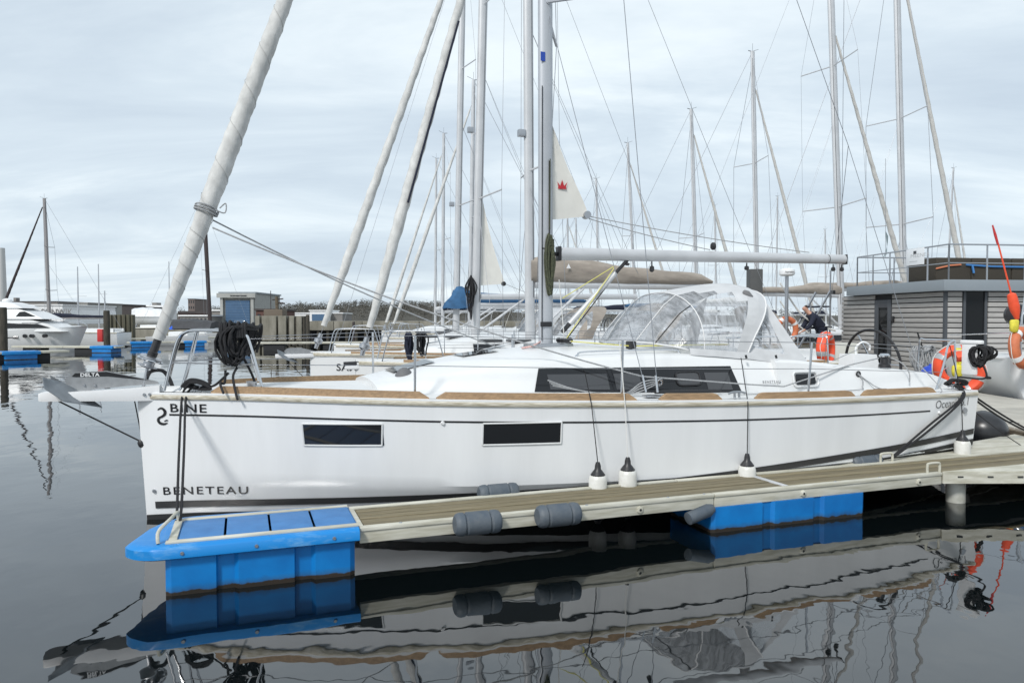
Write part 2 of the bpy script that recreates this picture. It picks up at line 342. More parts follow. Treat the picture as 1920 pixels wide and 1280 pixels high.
def text_mb(body, h, place, bold=0., shear=0., spacing=1., sub=False):
    """lettering as flat mesh; place(x, y) -> 3-D point, x along, y up, cap height about h"""
    cu = bpy.data.curves.new('txt', 'FONT'); cu.body = body; cu.size = h*1.38; cu.offset = bold; cu.shear = shear; cu.space_character = spacing; cu.resolution_u = 3
    o = bpy.data.objects.new('txt', cu); C.objects.link(o); dg = bpy.context.evaluated_depsgraph_get(); dg.update()
    me = bpy.data.meshes.new_from_object(o.evaluated_get(dg)); mb = MB()
    mb.add([place(v.co.x, v.co.y) for v in me.vertices], [tuple(p.vertices) for p in me.polygons])
    wd = max(v.co.x for v in me.vertices)
    bpy.data.objects.remove(o); bpy.data.curves.remove(cu); bpy.data.meshes.remove(me)
    mb.width = wd; return mb
def text_w(body, h, spacing=1.):
    return text_mb(body, h, lambda x, y: (x, 0, y), spacing=spacing).width
def coil(center, wv, hgt, n, r, rnd, thick=.06, side=None):
    """a bundle of hanging rope loops: wv = half width vector across the bundle, hgt = drop"""
    c = V(center); wv = V(wv); dn = V((0, 0, -1)); nn = wv.cross(dn).normalized(); mb = MB()
    for i in range(n):
        k = rnd.uniform(.45, 1.05); o = nn*rnd.uniform(-thick, thick) + wv*rnd.uniform(-.25, .25); h = hgt*rnd.uniform(.72, 1.06); ph = rnd.uniform(-.2, .2)
        pts = []
        for j in range(15):
            th = 2*pi*j/14
            x = sin(th)*k*(.62+.38*cos(th/2)**2); y = (1-cos(th))/2
            pts.append(c + o + wv*(x+ph*y) + dn*(h*y) + nn*(.02*sin(3*th+i)))
        mb.tube(pts, r, 6)
    return mb

# ------------------------------------------------------------------ water and far land
solo(MB().add([(-1500, -60, 0), (1500, -60, 0), (1500, 1600, 0), (-1500, 1600, 0)], [(0, 1, 2, 3)]), 'water', WATER, None, None, kind='structure', flat=True)
lm = MB()
lm.box((-900, 84, -3), (900, 1500, 1.25)); solo(lm, 'far_shore_ground', GRND, None, None, kind='structure')

# ------------------------------------------------------------------ the moored yacht in front
BOW = atz(276, 973, 0); YF = Fr(BOW, 21)
HX = [0, .25, .5, 1, 1.5, 2, 3, 4, 5, 6, 7, 8, 9, 9.8]
HB = [.03, .19, .34, .62, .87, 1.08, 1.41, 1.63, 1.76, 1.83, 1.85, 1.83, 1.77, 1.70]
RX = [0, 1.05, 2.73, 4.21, 6.07, 7.57, 9.02, 9.8]; RZ = [1.25, 1.247, 1.2, 1.163, 1.12, 1.097, 1.086, 1.085]
def bd(x): return max(.012, smooth(x, HX, HB))
def zr(x): return smooth(x, RX, RZ)
def zc(x): return lerp(x, [0, 1.2, 3.1, 6, 9.8], [.44, .415, .375, .37, .42])
def bc(x): return max(.01, bd(x) - lerp(x, [0, .5, 1.5, 3, 6, 9.8], [.012, .08, .11, .085, .05, .07]))
def zk(x): return lerp(x, [0, .15, .6, 2, 4, 6, 8, 9, 9.8], [-.06, -.2, -.32, -.42, -.45, -.40, -.2, -.04, .10])
def hull_y(x, z):
    if z >= zc(x):
        t = (z - zc(x)) / (zr(x) - zc(x)); t = max(0, t); return bc(x) + (bd(x) - bc(x))*min(t, 1)**.9
    s_ = min(1, max(0, (zc(x) - z) / (zc(x) - zk(x)))); return bc(x)*(1-s_)**lerp(x, [0, 1.2, 4, 9.8], [.6, .5, .36, .42])
def stem(x, z): return -.07*max(0, z)/1.25*max(0, 1 - x/1.2)
def hp(x, z, off=0., side=-1): return V((x + stem(x, z), side*(hull_y(x, z) + off), z))
yacht = thing('sailing_yacht', 'white sailing yacht moored alongside the finger pontoon in the foreground, BENETEAU on its hull', 'sailboat', YF)
xs = [0, .04, .1, .18, .25, .35, .5, .7] + [1 + .25*i for i in range(36)]; xs = [x for x in xs if x < 9.8] + [9.8]
mb = MB(); rows = []
for x in xs:
    zl = [zr(x) - (zr(x)-zc(x))*k/8 for k in range(9)] + [zc(x) - (zc(x)-zk(x))*(1-(1-k/20)**1.8) for k in range(1, 21)]
    near = [hp(x, z) for z in zl]; far = [V((p.x, -p.y, p.z)) for p in near]
    rows.append(near + far[::-1])
mb.grid(rows); n_ = len(rows[0]); o_ = (len(rows)-1)*n_
mb.f.append(tuple(o_+j for j in range(n_))); mb.f.append(tuple(range(n_-1, -1, -1)))
hull = mb.build('hull', HULL, yacht, ang=25)
def strip(x0, x1, zlo, zhi, off, n=80, side=-1):
    m_ = MB(); rows = []
    for i in range(n+1):
        x = x0 + (x1-x0)*i/n; a, b = zlo(x), zhi(x)
        rows.append([hp(x, a + (b-a)*k/10, off, side) for k in range(11)])
    return m_.grid(rows)
zb = lambda x: smooth(x, [0, .07, 1.34, 3, 5.07, 6.07, 7.58, 8.6, 9.78], [.185, .188, .236, .295, .367, .419, .505, .565, .655])
for sd_ in (-1, 1):
    strip(.09, 9.78, lambda x: zb(x)-.072, zb, .009, side=sd_).build('boot_stripe', STRIPE, hull)
    strip(.0, 9.79, lambda x: max(zk(x)+.02, -.3), lambda x: zb(x)-.135, .010, side=sd_).build('antifouling', PAINTK, hull)
    strip(.28, 8.88, lambda x: zr(x)-.165, lambda x: zr(x)-.147, .004, side=sd_).build('cove_stripe', INK, hull)
# rub rail and bulwark lip
for sd_ in (-1, 1):
    m_ = MB(); rows = []
    for i in range(61):
        x = .06 + (9.78-.06)*i/60; y = bd(x); z = zr(x)
        rows.append([V((x+stem(x, z), sd_*yy, zz_)) for yy, zz_ in [(y-.02, z-.004), (y+.014, z), (y+.022, z+.014), (y+.022, z+.034), (y+.014, z+.046), (y-.02, z+.048)]])
    m_.grid(rows).build('rub_rail', RUB, yacht)
    m_ = MB(); rows = []
    for i in range(61):
        x = .06 + (9.78-.06)*i/60; y = bd(x); z = zr(x)+.048
        rows.append([V((x+stem(x, z), sd_*yy, zz_)) for yy, zz_ in [(y+.012, z-.003), (y+.012, z+.014), (y+.002, z+.02), (max(0, y-.13), z+.012)]])
    m_.grid(rows).build('gunwale', GEL, yacht)
    segs = [(.63, 2.655), (2.73, 4.76), (5.03, 5.765), (6.205, 7.61), (7.735, 8.99)]
    for a, b in segs:
        m_ = MB(); rows = []
        for i in range(25):
            x = a + (b-a)*i/24; e_ = min(1, min(x-a, b-x)/.07); y = bd(x)-.008; z = zr(x)+.066; h = .012+.056*e_
            rows.append([V((x, sd_*yy, zz_)) for yy, zz_ in [(y, z), (y-.012, z+h), (y-.05, z+h+.003), (y-.062, z)]])
        m_.grid(rows); q = len(m_.v); m_.f.append((0, 1, 2, 3)); m_.f.append((q-1, q-2, q-3, q-4)); m_.build('teak_toe_rail', TEAK, yacht)
# decks
def dz(x): return zr(x)+.068
m_ = MB(); rows = []
for i in range(57):
    x = .07 + (7.0-.07)*i/56; y = max(.01, bd(x)-.06)
    rows.append([V((x, y*k, dz(x)+.05*(1-k*k))) for k in [-1, -.75, -.5, -.25, 0, .25, .5, .75, 1]])
m_.grid(rows).build('foredeck', DECK, yacht)
for sd_ in (-1, 1):
    m_ = MB(); m_.grid([[V((x, sd_*(bd(x)-.06), dz(x))), V((x, sd_*1.2, dz(x)+.02))] for x in [7, 7.5, 8, 8.5, 9, 9.5, 9.79]]).build('side_deck', DECK, yacht)
m_ = MB(); m_.box((7.0, -1.2, .78), (9.79, 1.2, .8)); m_.build('cockpit_sole', TEAK, yacht)
# coachroof
CX = [2.25, 2.45, 2.8, 3.3, 3.9, 4.5, 5.5, 6.5, 7.0]
CW = [.80, .87, .98, 1.08, 1.18, 1.22, 1.26, 1.30, 1.32]; CT = [.72, .74, .80, .88, .98, 1.02, 1.06, 1.10, 1.14]
CS = [1.335, 1.37, 1.44, 1.52, 1.595, 1.625, 1.64, 1.62, 1.59]; CC = [1.40, 1.445, 1.53, 1.62, 1.69, 1.725, 1.735, 1.72, 1.70]
def cab(x): return smooth(x, CX, CW), smooth(x, CX, CT), smooth(x, CX, CS), smooth(x, CX, CC)
m_ = MB(); rows = []
for i in range(39):
    x = 2.25 + 4.75*i/38; wb_, wt, zt, zce = cab(x); z0 = dz(x)-.03
    half = [(wb_+.02, z0), (wb_, z0+.05), (wt+.02, zt-.04), (wt-.01, zt-.01), (wt-.06, zt+.012), (wt*.6, zt+(zce-zt)*.72), (wt*.3, zt+(zce-zt)*.95)]
    rows.append([V((x, -y, z)) for y, z in half] + [V((x, 0, zce))] + [V((x, y, z)) for y, z in half[::-1]])
m_.grid(rows)
q = len(rows[0]); m_.f.append(tuple(range(q-1, -1, -1))); m_.f.append(tuple((len(rows)-1)*q+j for j in range(q)))
coach = m_.build('coachroof', GEL, yacht, ang=30)
def cside(x, z, off=.006, side=-1):
    wb_, wt, zt, _ = cab(x); z0 = dz(x)+.02; t = (z-z0)/(zt-.04-z0); return V((x, side*(wb_+(wt+.02-wb_)*t+off), z+off*.3))
for sd_ in (-1, 1):
    m_ = MB(); rows = []
    for i in range(31):
        t = i/30; xb = 3.84+(6.42-3.84)*t; xt = 3.94+(6.36-3.94)*t; zlo = 1.285-.085*t; zhi = 1.525-.02*t
        rows.append([cside(xb+(xt-xb)*k/4, zlo+(zhi-zlo)*k/4, .006, sd_) for k in range(5)])
    win = m_.grid(rows).build('saloon_window', GLASSK, coach)
    if sd_ < 0:
        for a, b in [(4.02, 4.72), (4.8, 5.12), (5.97, 6.3)]:
            m_ = MB(); m_.grid([[cside(x, zlo_, .010) for zlo_ in [1.31-.03*(x-3.84), 1.38, 1.46-.012*(x-4)]] for x in [a+(b-a)*i/6 for i in range(7)]])
            m_.build('window_pane', GLASSK2, coach)
        pts = []
        for j in range(25):
            th = 2*pi*j/24; cx_, cz_ = 5.74+.155*max(-1, min(1, 1.25*cos(th))), 1.375+.075*max(-1, min(1, 1.25*sin(th))); pts.append(cside(cx_, cz_, .016))
        MB().tube(pts, .011, 6, caps=False).build('port_frame', BLK, coach)
        MB().add([cside(5.74+.15*a, 1.375+.07*b, .012) for a, b in [(-1, -1), (1, -1), (1, 1), (-1, 1)]], [(0, 1, 2, 3)]).build('port_glass', GLASSK2, coach)
for x0, y0, sx_, sy_ in [(2.75, 0, .24, .26), (3.55, 0, .22, .24)]:
    m_ = MB(); m_.add([(x0+sx_*a, sy_*b, smooth(x0+sx_*a, CX, CC)+.012) for a, b in [(-1, -1), (1, -1), (1, 1), (-1, 1)]], [(0, 1, 2, 3)]); m_.build('deck_hatch', GLASSK, coach)
MB().lathe((2.6, -.42, 1.42), (2.6, -.42, 1.53), [(0, .11), (.35, .10), (.8, .06), (1, .02)], 14).build('dorade_cover', mat('grey_cover', (.12, .12, .125), .7), coach)
# coamings with the seat back and the cockpit lockers
COX = [6.95, 7.3, 7.8, 8.4, 9.0, 9.4, 9.78]; COZ = [1.57, 1.555, 1.50, 1.44, 1.40, 1.35, 1.235]
for sd_ in (-1, 1):
    m_ = MB(); rows = []
    for i in range(29):
        x = 6.95 + (9.78-6.95)*i/28; zt = smooth(x, COX, COZ); wo_ = lerp(x, [7, 9.78], [1.335, 1.44]); z0 = dz(x)-.02
        rows.append([V((x, sd_*y, z)) for y, z in [(wo_, z0), (wo_-.015, z0+.04), (wo_-.09, zt-.03), (wo_-.12, zt), (wo_-.30, zt+.012), (wo_-.33, zt-.01), (wo_-.36, .82)]])
    m_.grid(rows); q = 7; m_.f.append(tuple(range(q))); m_.f.append(tuple(len(m_.v)-1-j for j in range(q)))
    m_.build('coaming', GEL, yacht, ang=30)
    MB().bev((7.05, sd_*.95-.22, .8), (9.2, sd_*.95+.22, 1.14), .03).build('cockpit_seat', GEL, yacht)
def coam_pt(x, z, off=.008, side=-1):
    wo_ = lerp(x, [7, 9.78], [1.335, 1.44]); zt = smooth(x, COX, COZ); z0 = dz(x)+.02; t = (z-z0)/(zt-.03-z0); return V((x, side*(wo_-.015-.075*t+off), z))
def rr_poly(x0, x1, z0, z1, r, fn, off):
    pts = []
    for cx_, cz_, a0 in [(x1-r, z0+r, -pi/2), (x1-r, z1-r, 0), (x0+r, z1-r, pi/2), (x0+r, z0+r, pi)]:
        for k in range(5): a = a0+pi/2*k/4; pts.append(fn(cx_+r*cos(a), cz_+r*sin(a), off))
    return pts
pp = rr_poly(7.2, 7.5, 1.27, 1.395, .03, coam_pt, .01); MB().add(pp, [tuple(range(len(pp)))]).build('cockpit_portlight', GLASSK, yacht)
pp = rr_poly(7.17, 7.53, 1.245, 1.42, .045, coam_pt, .014); MB().tube(pp+[pp[0]], .013, 6, caps=False).build('portlight_frame', GEL, yacht)
text_mb('BENETEAU', .034, lambda x, y: coam_pt(6.71+x, 1.30-.012*x+y, .012), bold=.001, spacing=1.25).build('lettering', mat('grey_lettering', (.2, .2, .21), .5), yacht, flat=True)
# hull windows
for x0, x1, z0, z1, sl_ in [(1.475, 2.215, .805, 1.022, .02), (3.165, 3.95, .80, 1.018, 0)]:
    m_ = MB(); m_.grid([[hp(x0+(x1-x0)*i/10+sl_*(1-k/4), z0+(z1-z0)*k/4, .006) for k in range(5)] for i in range(11)]); wn = m_.build('hull_window', GLASSK, hull)
    pts = [hp(x0+sl_, z0, .004), hp(x1, z0, .004), hp(x1, z1, .004), hp(x0, z1, .004), hp(x0+sl_, z0, .004)]
    for i in range(4):
        mid = [pts[i].lerp(pts[i+1], k/8) for k in range(9)]; mid = [hp(p.x, p.z, .006) for p in mid]
        MB().tube(mid, .009, 6).build('window_rim', GEL, hull)
# lettering and emblem on the hull
def on_hull(x0, z0, slope=0.): return lambda x, y: hp(x0+x, z0+slope*x+y, .006)
text_mb('BINE', .088, lambda x, y: hp(.285+x*1.22, 1.123+y, .006), bold=.0014, spacing=1.12).build('boat_name', INK, hull, flat=True)
text_mb('BENETEAU', .084, lambda x, y: hp(.165+x*1.26, .262+.038*x+y, .006), bold=.0006, spacing=1.22).build('maker_lettering', INK, hull, flat=True)
text_mb('Oceanis', .105, on_hull(8.965, .955, .02), bold=-.002, spacing=.95).build('model_lettering', INK, hull, flat=True)
text_mb('35.1', .11, on_hull(9.375, .963, .02), bold=-.002, spacing=1.0).build('model_number', INK, hull, flat=True)
def emblem():                                           # the small curled seahorse-like mark by the bow
    m_ = MB()
    for pts, rs in [([(.02, .155), (.055, .175), (.085, .15), (.085, .115), (.06, .09), (.03, .075), (.02, .05), (.035, .022), (.07, .012), (.105, .025)], [.004, .011, .014, .014, .011, .011, .013, .014, .012, .004]),
                    ([(.075, .04), (.1, .052), (.11, .045)], [.004, .008, .004])]:
        sp = spline([(a, b, 0) for a, b in pts], 4); n = len(sp)
        for i in range(n-1):
            t0, t1 = sp[i], sp[i+1]; d = (sp[min(i+2, n-1)]-sp[max(i-1, 0)]).normalized(); q_ = V((-d.y, d.x, 0))
            w0 = lerp(i/4, list(range(len(rs))), rs); w1 = lerp((i+1)/4, list(range(len(rs))), rs)
            m_.add([hp(.155+p.x, .985+p.y, .006) for p in (t0-q_*w0, t1-q_*w1, t1+q_*w1, t0+q_*w0)], [(0, 1, 2, 3)])
    return m_
emblem().build('emblem', INK, hull, flat=True)
pn = hp(9.55, .90, .004); MB().lathe(pn, pn+V((0, -.014, 0)), [(0, .04), (1, .036)], 14).build('vent', STEELD, hull)
for xx, zz_ in [(.09, .30), (2.78, 1.03), (9.05, .9)]:
    pn = hp(xx, zz_, 0); MB().lathe(pn, pn+V((0, -.02, 0)), [(0, .022), (1, .016)], 10).build('through_hull', STEELD if xx < 1 else WHITE, hull)
# bowsprit, bobstay
m_ = MB(); rows = []
for x, zl, zh, wd in [(-.93, 1.262, 1.335, .07), (-.9, 1.258, 1.342, .085), (-.5, 1.248, 1.345, .10), (-.1, 1.235, 1.36, .115), (.14, 1.232, 1.385, .125)]:
    rows.append([V((x, -wd, zl)), V((x, -wd-.008, (zl+zh)/2)), V((x, -wd, zh)), V((x, wd, zh)), V((x, wd, zl))])
m_.grid(rows, True); m_.f.append((0, 1, 2, 3, 4)); q = len(m_.v); m_.f.append(tuple(q-1-j for j in range(5)))
m_.build('bowsprit', WHITE, yacht)
for xx in (.0, .05):
    p = V((xx, -.128, 1.30)); MB().lathe(p, p+V((0, -.012, 0)), [(0, .016), (1, .012)], 8).build('bolt', STEELD, yacht)
MB().tube([(-.79, 0, 1.26), (-.02, 0, .79)], .008, 6).build('bobstay', ROPEK, yacht)
MB().tube([(-.10, -.02, 1.24), (-.03, -.01, .8)], .006, 6).build('bobstay_tail', ROPEK, yacht)
MB().lathe((-.055, 0, .83), (-.02, 0, .74), [(0, .02), (.3, .04), (.7, .04), (1, .02)], 10).build('bobstay_block', BLK, yacht)
# furled genoa
FS0, FS1 = V((-.0, 0, 1.5)), V((4.37, 0, 13.9))
def fsp(t): return FS0.lerp(FS1, t)
def furl_mesh(p0, p1, prof, wraps, n=18, m=150, amp=.06, rnd=random.Random(3)):
    d = (p1-p0).normalized(); e1 = V((0, 1, 0)); e1 = (e1-d*e1.dot(d)).normalized(); e2 = d.cross(e1); rows = []
    for i in range(m+1):
        t = i/m; r = lerp(t, [a for a, _ in prof], [b for _, b in prof]); row = []
        for j in range(n):
            th = 2*pi*j/n; k = ((th/(2*pi) + wraps*t) % 1.0)
            rr_ = r*(1 + amp*.5*sin(2*pi*k+.7*sin(2*pi*k)) + .010*sin(5*th+17*t*wraps) + .016*sin(61*t+2*th))
            row.append(p0.lerp(p1, t) + e1*(rr_*cos(th)) + e2*(rr_*sin(th)))
        rows.append(row)
    mb_ = MB().grid(rows, True); mb_.f.append(tuple(range(n))); q_ = len(mb_.v); mb_.f.append(tuple(q_-1-j for j in range(n))); return mb_
fz = lambda z: FS0.lerp(FS1, (z-1.5)/12.4)
GP = [(0, .058), (.03, .064), (.1, .084), (.15, .097), (.2, .094), (.34, .08), (.6, .06), (1, .035)]
gen = furl_mesh(fz(1.85), fz(12.6), [(0, .058), (.03, .064), (.1, .084), (.15, .097), (.2, .094), (.34, .08), (.6, .06), (1, .035)], 50, n=28, m=700, amp=.07).build('furled_genoa', SAILW, yacht, ang=28)
hx = []; d_ = (FS1-FS0).normalized(); e1_ = V((0, 1, 0)); e2_ = d_.cross(e1_)
for i in range(900):
    t = .0+.40*i/900; r_ = lerp(t, [a for a, _ in GP], [b for _, b in GP])*1.045; th = -2*pi*(64*t if t < .11 else 64*.11+26*(t-.11)); hx.append(fz(1.85+10.75*t)+e1_*(r_*cos(th))+e2_*(r_*sin(th)))
MB().tube(hx, .0028, 5).build('wrap_crease_line', mat('crease_grey', (.43, .43, .42), .8), gen)  # shade of the wrap creases drawn as a thin grey spiral
MB().lathe(fz(1.66), fz(1.86), [(0, .045), (.3, .05), (.35, .04), (1, .04)], 12).build('furler_foil', BLK, yacht)
MB().lathe(fz(1.56), fz(1.68), [(0, .055), (.12, .105), (.2, .105), (.22, .055), (.75, .055), (.78, .11), (.9, .11), (1, .05)], 16).build('furler_drum', STEELD, yacht)
MB().torus(fz(1.64), .115, .012, ax=(.35, 0, 1), n=20, k=6).build('drum_cage', STEEL, yacht)
MB().tube([FS0+V((-.02, 0, -.14)), fz(1.57)], .016, 8).build('forestay_fitting', STEELD, yacht)
m_ = MB()
for k in range(3): m_.torus(fz(3.18+.018*k), .118, .009, ax=(.35, .12*k, 1), n=20, k=6)
pk = fz(3.2)+V((.13, -.05, .02)); m_.tube(spline([pk, pk+V((.06, -.02, .05)), pk+V((.05, -.03, -.05)), pk+V((-.05, -.04, -.02))]), .007, 6); m_.build('sheet_lashing', ROPEG, yacht)
# mast with its fittings
MT = V((4.46, 0, 8.5)); MF = V((4.48, 0, 1.72))
def mp_(z): return MF + (MT-MF)*((z-1.72)/(8.5-1.72))
m_ = MB(); rows = []
for z in [1.74, 3, 5, 8, 11, 14.4]:
    c = mp_(z); rows.append([V((c.x+.098*cos(a)*(1 if cos(a) < 0 else .92), .058*sin(a), z)) for a in [2*pi*j/20 for j in range(20)]])
m_.grid(rows, True); m_.f.append(tuple(range(20))); q = len(m_.v); m_.f.append(tuple(q-1-j for j in range(20)))
mast = m_.build('mast', ALU, yacht)
MB().bev((4.24, -.17, 1.70), (4.78, .17, 1.765), .02).build('mast_step', STEELD, yacht)
for k in (-.11, .0, .11): MB().lathe((4.66, k-.12, 1.80), (4.66, k-.08, 1.80), [(0, .032), (.5, .024), (1, .032)], 10).build('turning_block', BLK, yacht)
MB().lathe((4.74, -.16, 1.80), (4.74, -.12, 1.80), [(0, .035), (.5, .025), (1, .035)], 10).build('turning_block', BLK, yacht)
MB().box((4.395, -.062, 1.8), (4.405, -.055, 4.9)).build('mast_slot', BLK, yacht)
MB().box((4.49, -.062, 3.0), (4.505, -.056, 4.0)).build('halyard_slot', BLK, yacht)
MB().bev((4.38, -.075, 1.97), (4.53, -.05, 2.03), .008).build('mast_cleat', BLK, yacht)
MB().torus((4.475, 0, 2.93), .075, .006, n=20, k=5, ry=1.3).build('mast_band', BLK, yacht)
c_ = YF.pl(1018, 106, -.06); MB().box((c_.x-.03, -.062, c_.z-.055), (c_.x+.03, -.058, c_.z+.055)).build('sailmaker_sticker', BLUES, yacht)
for sd_ in (-1, 1):
    MB().tube([(4.46, sd_*.05, 5.93), (5.02, sd_*.9, 5.80)], .034, 8, ry=.5).build('spreader', ALU, yacht)
    MB().tube([(4.46, sd_*.05, 10.2), (4.75, sd_*.62, 10.32)], .025, 8, ry=.5).build('spreader', ALU, yacht)
    MB().tube([(5.07, sd_*1.62, 1.3), (5.03, sd_*.91, 5.80), (4.76, sd_*.63, 10.32), (4.5, 0, 13.8)], .005, 6).build('shroud', WIRE, yacht)
    MB().tube([(4.97, sd_*1.55, 1.3), (4.5, sd_*.05, 5.75)], .0045, 6).build('shroud', WIRE, yacht)
    MB().tube([(5.07, sd_*1.62, 1.28), (5.057, sd_*1.60, 1.46)], .012, 8).build('turnbuckle', STEEL, yacht)
    MB().tube([(4.97, sd_*1.55, 1.28), (4.955, sd_*1.50, 1.46)], .011, 8).build('turnbuckle', STEEL, yacht)
    MB().bev((4.93, sd_*1.585-.05, 1.235), (5.11, sd_*1.585+.05, 1.25), .004).build('chainplate', STEELD, yacht)
# boom, vang, mainsail clew peeping out of the mast
BA, BB = V((4.66, 0, 2.875)), V((9.25, 0, 2.94))
m_ = MB(); rows = []
for t in [0, .1, .3, .5, .7, .9, 1]:
    c = BA.lerp(BB, t); rows.append([c + V((0, .052*cos(a), (.08-.012*t)*sin(a))) for a in [2*pi*j/18 for j in range(18)]])
m_.grid(rows, True); m_.f.append(tuple(range(18))); q = len(m_.v); m_.f.append(tuple(q-1-j for j in range(18)))
boom = m_.build('boom', ALUL, yacht)
MB().bev((9.25, -.05, 2.865), (9.27, .05, 3.01), .01).build('boom_end_cap', BLK, yacht)
c = BA.lerp(BB, .93); MB().torus(c, .066, .004, ax=(1, 0, 0), n=18, k=5).build('boom_band', BLK, yacht)
MB().bev((4.63, -.055, 2.785), (4.67, .055, 2.965), .012).build('gooseneck_plate', BLK, yacht); MB().tube([(4.55, 0, 2.87), (4.65, 0, 2.87)], .026, 8).build('gooseneck', BLK, yacht)
MB().tube([(4.70, 0, 1.90), (4.85, 0, 2.05)], .03, 8).build('vang_foot', BLK, yacht)
MB().tube([(4.80, 0, 2.0), (5.45, 0, 2.65)], .036, 10).build('vang', ALUL, yacht); MB().tube([(5.42, 0, 2.62), (5.64, 0, 2.84)], .024, 8).build('vang_rod', BLK, yacht)
MB().tube([(5.6, .01, 2.80), (4.75, .03, 1.78)], .007, 6).build('vang_line', ROPEK, yacht)
MB().tube([(4.68, -.05, 2.32), (5.42, -.03, 2.74)], .0055, 6).build('reef_line', ROPEY, yacht); MB().tube([(5.42, -.03, 2.72), (4.72, -.08, 1.82)], .0065, 6).build('reef_line', ROPEY, yacht)
MB().tube([(4.69, -.09, 1.8), (4.62, -.08, 2.55)], .007, 6).build('halyard_tail', ROPEW, yacht)
for t, dz_ in [(.21, .06), (.29, .14), (.62, .1), (.955, .1), (.99, .1)]:
    c = BA.lerp(BB, t); MB().lathe(c+V((0, 0, -.075)), c+V((.0, 0, -.075-dz_)), [(0, .008), (.4, .01), (.5, .03), (.85, .034), (1, .015)], 8).build('boom_block', BLK, yacht)
sv = []; m_ = MB(); rows = []
for i in range(13):
    t = i/12; z = 3.29+(4.47-3.29)*t; luff = 4.53; leech = lerp(t, [0, .1, .5, 1], [5.06, 5.03, 4.79, 4.55]); rows.append([V((luff+(leech-luff)*k/8, .03*sin(k/8*pi)*(1-t)+.008*sin(9*t+k), z + (.07*(k/8)*(1-t)))) for k in range(9)])
m_.grid(rows); ms_ = m_.build('mainsail_corner', SAILC, yacht)
MB().lathe((5.045, -.02, 3.375), (5.045, .06, 3.375), [(0, .05), (1, .05)], 12).build('clew_patch', STEELD, ms_)
m_ = MB(); cx_, cz_ = 4.70, 3.68
for poly in [[(-.06, 0), (.06, 0), (.052, .03), (-.052, .03)], [(-.052, .03), (-.02, .03), (-.07, .09)], [(-.03, .03), (.03, .03), (0, .115)], [(.02, .03), (.052, .03), (.07, .09)]]:
    m_.add([(cx_+a, .03*sin(pi*min(1, (cx_+a-4.53)/(lerp((cz_+b-3.29)/1.18, [0, .1, .5, 1], [5.06, 5.03, 4.79, 4.55])-4.53)))*(1-(cz_+b-3.29)/1.18)-.012, cz_+b) for a, b in poly], [tuple(range(len(poly)))])
m_.build('crown_print', CROWN, ms_, flat=True)
MB().tube(sag((5.07, 0, 3.36), (8.6, 0, 3.02), .03), .006, 6).build('outhaul', ROPEG, yacht); MB().tube(sag((5.07, 0, 3.33), (6.9, 0, 3.0), .02), .006, 6).build('outhaul', ROPEG, yacht)
MB().lathe((6.95, 0, 3.0), (6.95, 0, 3.1), [(0, .02), (.3, .04), (.7, .04), (1, .02)], 8).build('outhaul_block', BLK, yacht)
MB().tube([(9.2, 0, 2.98), (9.15, 0, 14.2)], .004, 5).build('topping_lift', WIRE, yacht)
for sd_ in (-1, 1): MB().tube([(9.75, sd_*.9, 1.25), (9.3, 0, 4.6)], .0045, 5).build('backstay_leg', WIRE, yacht)
MB().tube([(9.3, 0, 4.6), (4.5, 0, 14.2)], .0045, 5).build('backstay', WIRE, yacht)
# genoa sheets led aft
for sd_ in (-1, 1):
    pts = sag((.66, sd_*.09, 3.06+.05*sd_), (5.05, sd_*1.34, 1.43), .10, 14) + [V((6.4, sd_*1.45, 1.31)), V((6.9, sd_*1.45, 1.27)), V((8.1, sd_*1.27, 1.49)), V((8.62, sd_*1.22, 1.56))]
    MB().tube(pts, .0085, 6).build('genoa_sheet', ROPEG, yacht)
m_ = MB(); rr_ = random.Random(5)
for k in range(4): m_.tube(spline([(3.93+.02*k, -1.30, 1.42-.02*k), (4.25, -1.40, 1.31), (4.7, -1.48, 1.255), (4.95, -1.5, 1.29+.03*k), (5.16, -1.47, 1.36+.015*k)]), .0065, 6)
m_.build('furling_lines', ROPEG, yacht)
MB().torus((5.2, -1.46, 1.37), .03, .011, ax=(0, 1, .2), n=14, k=6).build('sheet_lead_ring', STEEL, yacht)
MB().tube([(5.15, -1.44, 1.265), (6.0, -1.46, 1.25)], .02, 8).build('sheet_track', BLK, yacht)
# cabin-top gear: handrail, halyards led aft, organiser
for sd_ in (-1, 1): MB().tube(spline([(4.42, sd_*.92, 1.62), (4.47, sd_*.91, 1.66), (4.56, sd_*.9, 1.69), (5.1, sd_*.92, 1.70), (5.7, sd_*.94, 1.70), (5.78, sd_*.95, 1.67), (5.82, sd_*.96, 1.62)]), .011, 8).build('handrail', STEEL, yacht)
for k in range(4): MB().tube([(4.72, -.12-.03*k, 1.79), (5.3, -.62-.03*k, 1.74), (6.6, -.72-.03*k, 1.75)], .0065, 6).build('halyard', [ROPEY, ROPEK, ROPEW, ROPEY][k], yacht)
MB().bev((5.26, -.74, 1.71), (5.33, -.6, 1.80), .012).build('rope_clutch', BLK, yacht)
for k in range(2): MB().tube(spline([(4.36, -.1, 1.78+.01*k), (4.2, -.2-.05*k, 1.74), (4.1, -.15, 1.715), (4.3, -.05, 1.73)]), .009, 6).build('red_line_tail', mat('red_white_rope', (.55, .2, .18), .8, vs=70, col2=(.6, .55, .52)), yacht)
# stanchions and lifelines
ST = [2.545, 4.65, 7.01]; tops = {-1: [], 1: []}
for sd_ in (-1, 1):
    for x in ST:
        b = V((x, sd_*(bd(x)-.13), dz(x))); t = b + V((.03 if x > 7 else 0, sd_*.02, .62)); tops[sd_].append(t)
        st = MB().tube([b, t], .0135, 8).build('stanchion', STEEL, yacht); MB().lathe(b, b+V((0, 0, .045)), [(0, .034), (.4, .03), (1, .018)], 10).build('stanchion_base', STEELD, yacht)
